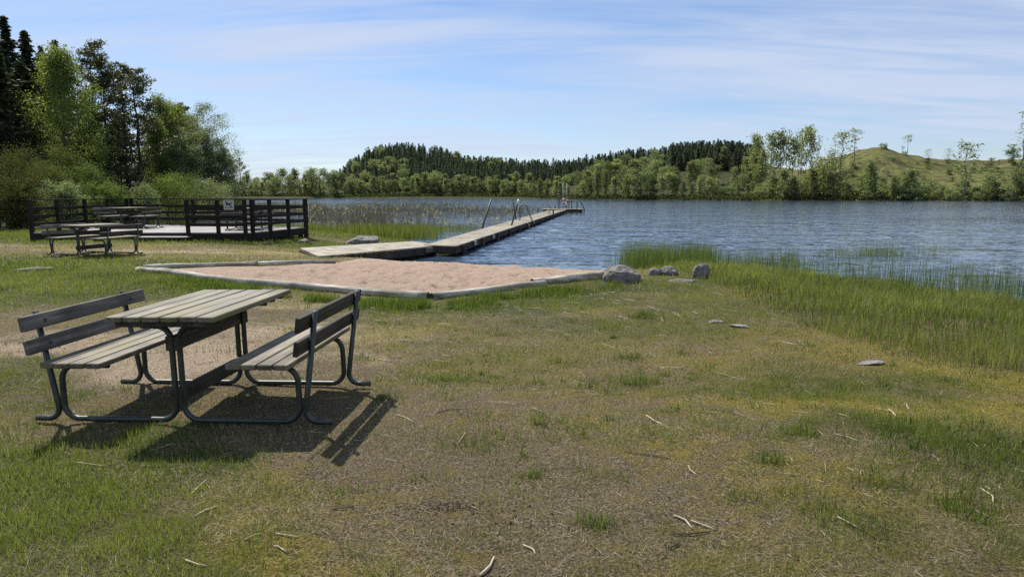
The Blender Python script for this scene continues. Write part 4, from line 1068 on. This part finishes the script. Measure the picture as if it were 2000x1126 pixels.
# --- the forest on the left bank, tree by tree
def at_px(px, Y): x = (px-1000)/F*(Y*math.cos(PIT)+1.5*math.sin(PIT)); return Vector((x, Y, gz(x, Y)-.05))
def tree_h(ptop, Y, p): return aty(1000, ptop, Y).z-p.z
TREES = [ # kind, px, top, Y, crown radius m, label
 ('spruce', 6, 26, 47, 2.3, 'tallest dark spruce at the left edge of the picture'),
 ('spruce', 44, 30, 49, 2.0, 'tall dark spruce with a thin pointed top just right of the leftmost spruce'),
 ('spruce', 80, 58, 51, 1.9, 'dark spruce with a bushy top behind the bright tall birch'),
 ('spruce', 22, 100, 42, 2.6, 'broad dark spruce hanging low branches in front of the tallest ones'),
 ('spruce', 68, 120, 45, 2.4, 'dark spruce standing close against the left side of the bright tall birch'),
 ('spruce', 136, 76, 56, 1.6, 'slim spruce whose tip shows above the bright tall birch'),
 ('spruce', 108, 88, 58, 1.7, 'spruce tip between the bushy spruce and the bright birch'),
 ('spruce', -35, 40, 45, 2.5, 'dark spruce cut by the left edge of the picture'),
 ('spruce', 300, 290, 70, 2.2, 'dark low spruce in the gap behind the willows'),
 ('spruce', 180, 190, 66, 2.4, 'dark spruce filling the gap behind the birch and the pines'),
 ('spruce', 240, 220, 68, 2.4, 'dark spruce in the shade behind the two pine trunks'),
 ('spruce', 120, 170, 62, 2.6, 'dark spruce hidden in the shade behind the bright birch'),
 ('spruce', 30, 190, 56, 2.8, 'dark spruce deep in the shade at the left edge'),
 ('spruce', 345, 260, 76, 2.2, 'dark narrow spruce behind the narrow birch and the willows'),
 ('birch', 140, 92, 43.5, 2.15, 'tall bright green birch standing out before the dark spruces'),
 ('birch', 116, 105, 52, 1.0, 'slender bright birch top between the spruces and the tall bright birch'),
 ('pine', 196, 88, 50, 1.5, 'tall pine with a thin open top, first right of the bright birch'),
 ('pine', 222, 112, 48, 1.7, 'pine with a bare dark trunk visible down to the deck railing'),
 ('pine', 254, 138, 52, 1.6, 'pine of middle height between the bare trunk and the broad one'),
 ('pine', 282, 132, 51, 1.9, 'broad dark pine at the right end of the row of pines'),
 ('birch', 326, 184, 58, 1.5, 'narrow green birch right of the broad pine'),
 ('birch', 346, 196, 60, 1.4, 'thin topped birch between the narrow birch and the small pine tip'),
 ('pine', 362, 206, 64, 1.5, 'small pine tip poking out between the narrow birch and the willow'),
 ('birch', 312, 225, 55, 1.3, 'green birch with dense leaves below the broad pine'),
 ('willow', 400, 210, 62, 3.2, 'large pale grey green willow at the right end of the forest'),
 ('willow', 432, 262, 60, 1.7, 'lower willow with loose drooping twigs leaning over the lake'),
 ('willow', 366, 220, 63, 2.7, 'grey green willow of middle height left of the largest willow'),
 ('willow', 350, 252, 57, 2.0, 'pale willow in front of the small pine tip'),
 ('birch', 186, 225, 46.5, .9, 'thin leafy birch between the bright birch and the bare pine trunk'),
]
k = 0
for (kind, px, top, Y, Rc, label) in TREES:
    k += 1; p = at_px(px, Y); h = tree_h(top, Y, p)
    if kind == 'spruce':
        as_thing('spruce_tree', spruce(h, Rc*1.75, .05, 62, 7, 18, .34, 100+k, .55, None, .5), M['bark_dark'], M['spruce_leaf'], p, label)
    elif kind == 'pine':
        as_thing('pine_tree', pine(h, Rc*1.15, .24, 40, 7500, .22, 100+k, .01, .02), M['bark_dark'], M['pine_leaf'], p, label)
    elif kind == 'birch':
        as_thing('birch_tree', broadleaf(h, Rc, .16, 56, 26000 if Rc > 2 else 15000, .125, 100+k, 'column', 1.0, .8, 1, .028), M['bark_grey'], M['birch_leaf'], p, label)
    else:
        as_thing('willow_tree', broadleaf(h, Rc, .12, 60, 30000, .125, 100+k, 'round', .95, .8, 3, .027, wfac=.45, sub=5), M['bark_dark'], M['willow_leaf'], p, label)
BUSH = [
 (102, 312, 36, .85, 'bush_leaf', 'rounded bright green bush behind the left end of the deck railing'),
 (150, 288, 39, .95, 'bush_leaf', 'taller pale green bush in front of the tall bright birch'),
 (180, 325, 37, .9, 'bush_leaf', 'bright leafy bush right of the taller pale one'),
 (232, 366, 37, .6, 'bush_leaf', 'low green bush at the foot of the bare pine trunk'),
 (285, 362, 40, .7, 'willow_leaf', 'grey green willow bush behind the middle of the deck railing'),
 (335, 340, 42, .95, 'bush_leaf', 'bright willow bush with pale shoots below the narrow birch'),
 (375, 345, 46, 1.0, 'bush_leaf', 'green bush at the right end of the forest edge above the railing'),
 (415, 352, 52, 1.3, 'willow_leaf', 'low grey green bush under the drooping willow by the lake'),
 (60, 325, 33, 1.2, 'scrub_leaf', 'olive brown scrub bush just left of the deck corner'),
 (18, 300, 31, 1.4, 'scrub_leaf', 'tall olive brown scrub at the left edge of the picture'),
 (-30, 330, 28, 1.3, 'scrub_leaf', 'brown twiggy scrub cut by the left edge of the picture'),
 (40, 372, 29, .9, 'scrub_leaf', 'low brown twiggy scrub in front of the taller scrub'),
 (210, 368, 33, .9, 'bush_leaf', 'low leafy bush behind the closed end of the deck'),
 (130, 372, 31.5, .9, 'willow_leaf', 'dim grey green low bush behind the left deck rails'),
]
for (px, top, Y, Rc, lm, label) in BUSH:
    k += 1; p = at_px(px, Y); h = max(tree_h(top, Y, p), .8)
    nm = 'bush' if lm == 'bush_leaf' else ('willow_bush' if lm == 'willow_leaf' else 'scrub')
    as_thing(nm, broadleaf(h, Rc*1.1, .05, 40, 11000, .08, 100+k, 'round', 1.0, .5, 5, .06, tr=.05, wfac=.5), M['bark_dark'], M[lm], p, label, 'bush', None, 'foliage')

# --- the far shore: prototypes, then copies
FB = [as_mesh('far_birch', broadleaf(10, r_, zb, 28, n_*2, .52, 300+i, pf, .95, .5, st, .05, tr=.13), 4) for i, (r_, zb, n_, pf, st) in enumerate(((2.6,.14,850,'round',1),(2.2,.10,800,'column',1),(2.9,.16,950,'round',2),(2.1,.34,500,'top',1),(1.7,.10,650,'column',1),(2.9,.08,1000,'round',3)))]
FS = [as_mesh('far_spruce', spruce(10, r_, .04, 26, 8, 5, .55, 320+i, .6), 4) for i, r_ in enumerate((2.5,2.9,2.2))]
FP = [as_mesh('far_pine', pine(10, r_, zb, 18, 620, .5, 330+i, .02), 4) for i, (r_, zb) in enumerate(((1.8,.45),(2.2,.3)))]
FT = [as_mesh('far_thin_tree', broadleaf(10, r_, zb, nl, n_, .34, 340+i, pf, 1.0, .3, 1, .028, tr=.11, gap=.1), 4) for i, (r_, zb, nl, n_, pf) in enumerate(((1.3,.55,22,330,'top'),(1.6,.35,26,420,'round'),(1.0,.70,16,170,'top'),(1.9,.30,24,260,'round'),(1.1,.30,34,120,'column')))]
FU = [as_mesh('far_bush', broadleaf(3, 1.7, .03, 20, 420, .42, 350+i, 'round', .9, .3, 4, .09, tr=.05), 4) for i in range(3)]
for me in FB+FT+FU: me.materials.append(M['bark_grey'])
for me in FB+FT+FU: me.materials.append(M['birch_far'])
for me in FS+FP: me.materials.append(M['bark_dark'])
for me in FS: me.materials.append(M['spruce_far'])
for me in FP: me.materials.append(M['pine_leaf'])
base_h = lambda me: 3 if me in FU else 10
def far_tree(name, me, px, Y, h, label, group=None, wid=1.0, cat='tree', sink=.3):
    X = (px-1000)/F*(Y*math.cos(PIT)); z = gz(X, Y)
    o = bpy.data.objects.new(name, me); COL.objects.link(o); s = h/base_h(me); o.location = (X, Y, z-sink); o.rotation_euler = (0,0,random.uniform(0,6.28)); o.scale = (s*wid, s*wid, s)
    return tag(o, label, cat, group)
def far_px(name, me, px, top, Y, label, group=None, wid=1.0, cat='tree'):
    X = (px-1000)/F*(Y*math.cos(PIT)); z = gz(X, Y); h = aty(1000, top, Y).z-z+.3
    return far_tree(name, me, px, Y, max(h, 1.0), label, group, wid, cat)
rnd = random.uniform
SKY = [(430,350),(520,343),(600,340),(680,345),(760,347),(800,335),(860,345),(1000,345),(1090,350),(1130,335),(1180,318),(1260,308),(1300,318),(1330,330),(1400,335),(1460,330)]
sx_ = [a for a, _ in SKY]; sy_ = [b for _, b in SKY]
def birch_row(x0, x1, step, yoff, dtop, label, group, hv=8):
    x = x0
    while x < x1:
        px = x+rnd(-.35,.35)*step; Y = shoreY(px)+yoff+rnd(0,6)
        X = (px-1000)/F*Y
        if lake_sd(np.array([X]), np.array([Y]))[0] > .8:
            top = np.interp(px, sx_, sy_)+dtop+rnd(-hv,hv)
            far_px('birch_tree', random.choice(FB), px, top, Y, label, group, rnd(.8,1.25))
        x += step
g1 = ('pale green birch in the row along the low far shore, left of the wooded hill', 'birches along the low far shore')
g2 = ('light green birch standing at the water below the dark spruce hill', 'birches below the wooded hill')
g3 = ('leafy birch on the far shore between the end of the jetty and the bare hill', 'birches between the jetty end and the bare hill')
birch_row(425, 690, 13, 18, -3, *g1); birch_row(425, 690, 13, 5, 12, *g1, hv=10)
birch_row(690, 1110, 14, 5, 4, *g2); birch_row(690, 1110, 20, 16, -2, *g2)
birch_row(1110, 1480, 15, 4, 22, *g3, hv=10); birch_row(1110, 1340, 18, 24, 4, *g3); birch_row(1120, 1330, 20, 52, -4, *g3, hv=6); birch_row(1350, 1480, 22, 22, 12, *g3)
# spruces on the hills
def hill_spruces(x0, x1, rows, step, label, group, f0, f1, hm=(10,13)):
    for r_ in range(rows):
        x = x0
        while x < x1:
            px = x+rnd(-.5,.5)*step; f = f0+(f1-f0)*r_/max(1,rows-1)+rnd(-.04,.04); Y = shoreY(px)+ridgeW(px)*f
            far_tree('spruce_tree', random.choice(FS), px, Y, rnd(*hm), label, group, rnd(1.2,1.6)); x += step
s1 = ('dark spruce in the dense stand on the wooded hill across the lake', 'spruces on the wooded hill')
s2 = ('dark spruce in the low ridge of forest right of the wooded hill', 'spruces on the low far ridge')
s3 = ('blackish spruce in the plantation beside the tall thin birches on the right', 'spruces of the right plantation')
hill_spruces(685, 1010, 6, 12.5, *s1, .16, 1.0, (5.5,8)); hill_spruces(1000, 1170, 3, 11, *s2, .5, 1.0, (5,8)); hill_spruces(1150, 1320, 2, 12, *s2, .75, 1.0, (6,9)); hill_spruces(1310, 1475, 3, 10, *s3, .62, .98, (7,9.5))
def spruce_wood():
    """the spruces beyond the first few hundred: one mass"""
    pr = [spruce(10, r_, .03, 15, 7, 3, .95, 360+i, .6) for i, r_ in enumerate((2.6,2.2,3.0))]
    Vs, Fs, Ts, b = [], [], [], 0
    for (x0, x1, f0, f1, n, h0, h1) in ((680,1010,.12,1.0,1000,5,8),(1000,1180,.35,1.0,330,4.5,7.5),(1150,1330,.7,1.05,130,5.5,8.5),(1310,1480,.6,1.02,230,6.5,9),(640,700,.3,1.0,40,5,7)):
        px = rng.uniform(x0, x1, n); Y = shoreY(px)+ridgeW(px)*rng.uniform(f0, f1, n); X = (px-1000)/F*Y*.99; z = ground_z(X, Y)-.3
        for i in range(n):
            _, V, Fc, t = pr[i % 3]; h = rng.uniform(h0, h1)/10; a = rng.uniform(0, 6.28); w = h*rng.uniform(1.1, 1.5)
            c, s_ = math.cos(a)*w, math.sin(a)*w
            Vs.append(np.stack([V[:,0]*c-V[:,1]*s_+X[i], V[:,0]*s_+V[:,1]*c+Y[i], V[:,2]*h+z[i]], -1)); Fs.append(Fc+b); b += len(V); Ts.append(np.clip(t+rng.uniform(-.25,.25),0,1))
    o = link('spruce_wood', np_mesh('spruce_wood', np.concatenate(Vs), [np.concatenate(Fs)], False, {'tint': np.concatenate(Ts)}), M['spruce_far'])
    tag(o, 'dark mass of spruce forest covering the far hills across the lake', 'forest', None, 'stuff')
spruce_wood()
def hill_birches(x0, x1, n, f0, f1, label, group, hm=(6,9)):
    for _ in range(n):
        px = rnd(x0, x1); Y = shoreY(px)+ridgeW(px)*rnd(f0, f1); far_tree('birch_tree', random.choice(FB), px, Y, rnd(*hm), label, group, rnd(.9,1.2))
hill_birches(690, 790, 26, .3, .78, 'bright green birch on the left flank of the wooded hill', 'bright birches on the hill flank')
hill_birches(885, 1010, 24, .55, .9, 'light green birch high on the right shoulder of the wooded hill', 'birches on the hill shoulder', (5,8))
hill_birches(1340, 1480, 12, .2, .55, 'green birch on the slope under the dark spruce plantation', 'birches under the plantation', (5,8))
for px, top, Y, me, lb_ in ((470,313,300,FP[1],'lone tall dark pine above the birches of the low far shore'),(651,341,302,FP[0],'small dark pine tip above the birches, halfway to the wooded hill'),
                     (722,289,395,FP[1],'pine with an open crown at the left end of the wooded hill'),(734,292,400,FP[0],'second open pine close beside the one at the left end of the wooded hill')):
    far_px('pine_tree', me, px, top, Y, lb_, None, 1.25)
for px, top, Y, me, wid, lb_ in ((610,330,301,FB[3],1.,'round topped birch rising above the low far shore'),(1275,294,290,FB[0],1.2,'broad birch crown rising above the spruces on the middle ridge'),(1412,286,272,FB[1],1.,'slim green birch standing before the dark spruce plantation'),
        (812,284,418,FS[2],1.,'tall spruce spike on top of the wooded hill')):
    far_px('spruce_tree' if me in FS else 'birch_tree', me, px, top, Y, lb_, None, wid)
# tall trees left standing on the clear-cut and on the bare hill
ST = [(1472,268,232,FB[0],1.1,'birch at the left end of the tall loose grove on the right shore'),(1486,290,226,FB[4],1.2,'lower birch close to the left end of the tall loose grove'),(1503,264,240,FB[3],1.0,'yellowish tall birch, second in the loose grove'),
 (1521,260,238,FB[3],1.1,'tall birch with a high crown in the middle of the loose grove'),(1533,268,246,FT[0],1.5,'thin high crowned tree in the middle of the loose grove'),(1546,272,236,FB[3],1.1,'round headed tree on a bare stem in the loose grove'),
 (1556,263,244,FT[0],1.6,'dark crowned thin tree right of the middle of the grove'),(1572,252,240,FB[3],1.15,'tallest tree of the loose grove, with a bare lower stem'),(1583,276,238,FT[1],1.4,'low loose tree beside the tallest of the grove'),(1594,263,246,FT[4],1.5,'nearly leafless tree at the right end of the loose grove'),
 (1512,300,226,FT[1],1.5,'lower leafy tree under the loose grove'),(1562,300,230,FT[0],1.3,'bare stemmed tree in front of the loose grove'),
 (1640,258,226,FT[1],1.9,'leafy lone tree with a dark trunk on the left slope of the bare hill'),(1663,253,240,FT[2],1.7,'tall thin pole tree with a small tuft on the bare hill'),(1620,300,235,FT[1],1.6,'low leafy tree at the foot of the bare hill crest'),
 (1766,265,255,FT[2],1.6,'thin pale tree with a bent stem on the right slope of the bare hill'),(1757,286,256,FT[2],1.4,'small thin tree beside the bent pale one'),(1807,292,250,FT[3],2.0,'bushy small tree on the skyline right of the bent pale one'),(1846,291,250,FT[3],2.0,'faint loose tree on the skyline left of the dark shore birch'),
 (1883,278,183,FT[1],1.5,'birch with loose drooping crown standing at the right shore'),(1915,315,250,FP[1],1.6,'low dark windblown pine on the right skyline, leftmost of three'),(1930,312,250,FP[1],1.5,'low dark windblown pine on the right skyline, between two others'),(1946,312,250,FP[1],1.6,'low dark windblown pine on the right skyline, rightmost of three'),
 (1972,284,245,FB[5],.9,'rounded dark green tree below the tall bare tree'),(1990,214,238,FT[4],1.3,'very tall nearly bare tree at the right edge of the picture'),(2004,298,240,FB[5],1.0,'dark green tree cut by the right edge of the picture'),
 (1605,306,190,FB[2],.9,'large dark green birch at the right shore below the pole tree'),(1586,330,189,FB[4],1.1,'narrow birch left of the large dark one at the right shore'),(1698,316,188,FB[4],1.1,'slim green birch at the shore below the top of the bare hill'),(1776,330,186,FB[1],1.,'dark slim birch at the shore left of the drooping birch'),
 (1745,345,187,FB[4],1.2,'small dark bush like birch below the right slope of the bare hill'),(1530,330,192,FB[1],1.0,'green birch at the water under the loose grove'),(1550,345,191,FB[4],1.2,'small birch at the water under the right of the loose grove'),(1628,340,188,FB[0],1.0,'birch at the water just right of the large dark one'),(1985,325,182,FB[2],1.0,'broad green tree at the shore at the right edge'),(1935,345,183,FB[5],1.0,'low green shore tree near the right edge'),(1650,352,188,FB[5],.9,'low round shore tree between two slim birches')]
for px, top, Y, me, wid, lb_ in ST:
    if px < 1600 and Y > 220: wid *= .62
    far_px('pine_tree' if me in FP else ('birch_tree' if me in FB else 'thin_tree'), me, px, top, Y, lb_, None, wid)
for _ in range(34):
    px = rnd(1480, 2040); far_px('birch_tree', random.choice(FB), px, rnd(342,372), shoreY(px)+rnd(3,20), 'low birch in the tree belt along the shore under the bare hill', 'low birches under the bare hill', rnd(.9,1.4))
for _ in range(105):
    px = rnd(1470, 2040); Y = shoreY(px)+rnd(2, 14); far_tree('bush', random.choice(FU), px, Y, rnd(1.2, 3.2), 'low green bush in the belt along the foot of the bare hill', 'bushes at the foot of the bare hill', rnd(.9,1.5), 'bush')
for _ in range(120):
    px = rnd(1480, 2040); Y = shoreY(px)+ridgeW(px)*rnd(.15, .95); far_tree('bush', random.choice(FU), px, Y, rnd(.8, 2.0), 'small bush scattered on the open slope of the bare hill', 'bushes on the bare hill', rnd(.9,1.4), 'bush')
def far_scrub():
    """the dark undergrowth at the far water line, nobody could count it"""
    n = 16000; px = rng.uniform(420, 2100, n); Y = np.interp(px, DX, DY)+rng.uniform(0, 9, n); X = (px-1000)/F*Y*.99
    s = lake_sd(X, Y); kk = s > .2; X, Y, s = X[kk], Y[kk], s[kk]; c = fbm(X*.2, Y*.2, 77, 3)
    z = ground_z(X, Y)+rng.uniform(0,1,len(X))**1.3*(.5+3.0*np.clip(c-.3,0,1))
    V, Fc, t = leaf_cloud(np.stack([X,Y,z],-1), .75, .5, rng, rng.uniform(0,1,len(X)))
    o = link('shore_scrub', np_mesh('shore_scrub', V, [Fc], False, {'tint': t}), M['scrub_leaf']); tag(o, 'dark undergrowth along the far water line beneath the birches', 'undergrowth', None, 'stuff')
far_scrub()

# ------------------------------------------------------------------ sky, sun, camera
w = bpy.data.worlds.new('World'); sc.world = w; w.use_nodes = True; nt = w.node_tree; nt.nodes.clear(); t = NT(nt)
out = nt.nodes.new('ShaderNodeOutputWorld'); bg = nt.nodes.new('ShaderNodeBackground'); bg.inputs['Strength'].default_value = .078
sky = t.n('ShaderNodeTexSky', sky_type='NISHITA', sun_disc=False, sun_elevation=SUN_EL, sun_rotation=SUN_AZ, altitude=100, air_density=1.0, dust_density=.25, ozone_density=2.2)
d = t.n('ShaderNodeTexCoord').outputs['Generated']
sep = t.n('ShaderNodeSeparateXYZ'); t.link(d, sep.inputs[0])
zz = t.math('ADD', t.math('MAXIMUM', sep.outputs['Z'], 0.0), .12)
cv = t.n('ShaderNodeCombineXYZ'); t.link(t.math('DIVIDE', sep.outputs['X'], zz), cv.inputs[0]); t.link(t.math('DIVIDE', sep.outputs['Y'], zz), cv.inputs[1])
v1 = t.mapping(cv.outputs[0], (.30,.75,1), (0,0,R(14)), (1.3,.4,0)); v2 = t.mapping(cv.outputs[0], (.5,2.6,1), (0,0,R(10)), (4.1,2.2,0))
n1 = t.noise(v1, 1.1, 7, .58, .6); n2 = t.noise(v2, 1.3, 8, .62, .8)
veil = t.math('MULTIPLY', t.math('ADD', t.math('MULTIPLY', n1, .65), t.math('MULTIPLY', n2, .45)), 1.0)
cl = t.ramp(veil, [(.40,(0,0,0)),(.53,(.42,.42,.42)),(.66,(.88,.88,.88))])
col = t.mix(cl, t.mix(1.0, sky.outputs[0], (.86,.95,1.12), 'MULTIPLY'), (5.6,6.4,8.0))
t.link(col, bg.inputs['Color']); t.link(bg.outputs[0], out.inputs[0])
sun = bpy.data.lights.new('sun', 'SUN'); sun.energy = 5.0; sun.angle = R(.53); sun.color = (1,.945,.86)
so = bpy.data.objects.new('sun', sun); COL.objects.link(so)
sd_ = Vector((math.sin(SUN_AZ)*math.cos(SUN_EL), math.cos(SUN_AZ)*math.cos(SUN_EL), math.sin(SUN_EL)))
so.rotation_euler = sd_.to_track_quat('Z', 'Y').to_euler(); so.location = sd_*60
cam = bpy.data.cameras.new('camera'); cam.sensor_width = 36; cam.lens = 36*F/2000; cam.clip_end = 6000; cam.clip_start = .05
co = bpy.data.objects.new('camera', cam); COL.objects.link(co); co.location = (0,0,H); co.rotation_euler = (math.pi/2-PIT, 0, 0); sc.camera = co
sc.view_settings.view_transform = 'Standard'; sc.view_settings.look = 'None'; sc.view_settings.exposure = .5; sc.view_settings.gamma = 1
sc.render.engine = 'CYCLES'; sc.cycles.max_bounces = 8; sc.cycles.transparent_max_bounces = 8; sc.cycles.use_denoising = False

# every thing's origin at its own base
bpy.context.view_layer.update()
for o in list(COL.objects):
    if o.parent or o.type not in ('MESH','EMPTY') or o.get('kind') or o.location.length > 1e-6: continue
    ms = [o] if o.type == 'MESH' else []
    st_ = list(o.children)
    while st_:
        c = st_.pop(); st_ += list(c.children)
        if c.type == 'MESH': ms.append(c)
    bb = [mm.matrix_world @ Vector(c) for mm in ms for c in mm.bound_box]
    if not bb: continue
    lo = [min(b[i] for b in bb) for i in range(3)]; hi = [max(b[i] for b in bb) for i in range(3)]
    c = Vector(((lo[0]+hi[0])/2, (lo[1]+hi[1])/2, lo[2]))
    if o.type == 'MESH': o.data.transform(Matrix.Translation(-c))
    for ch in o.children: ch.location = ch.location-c
    o.location = c
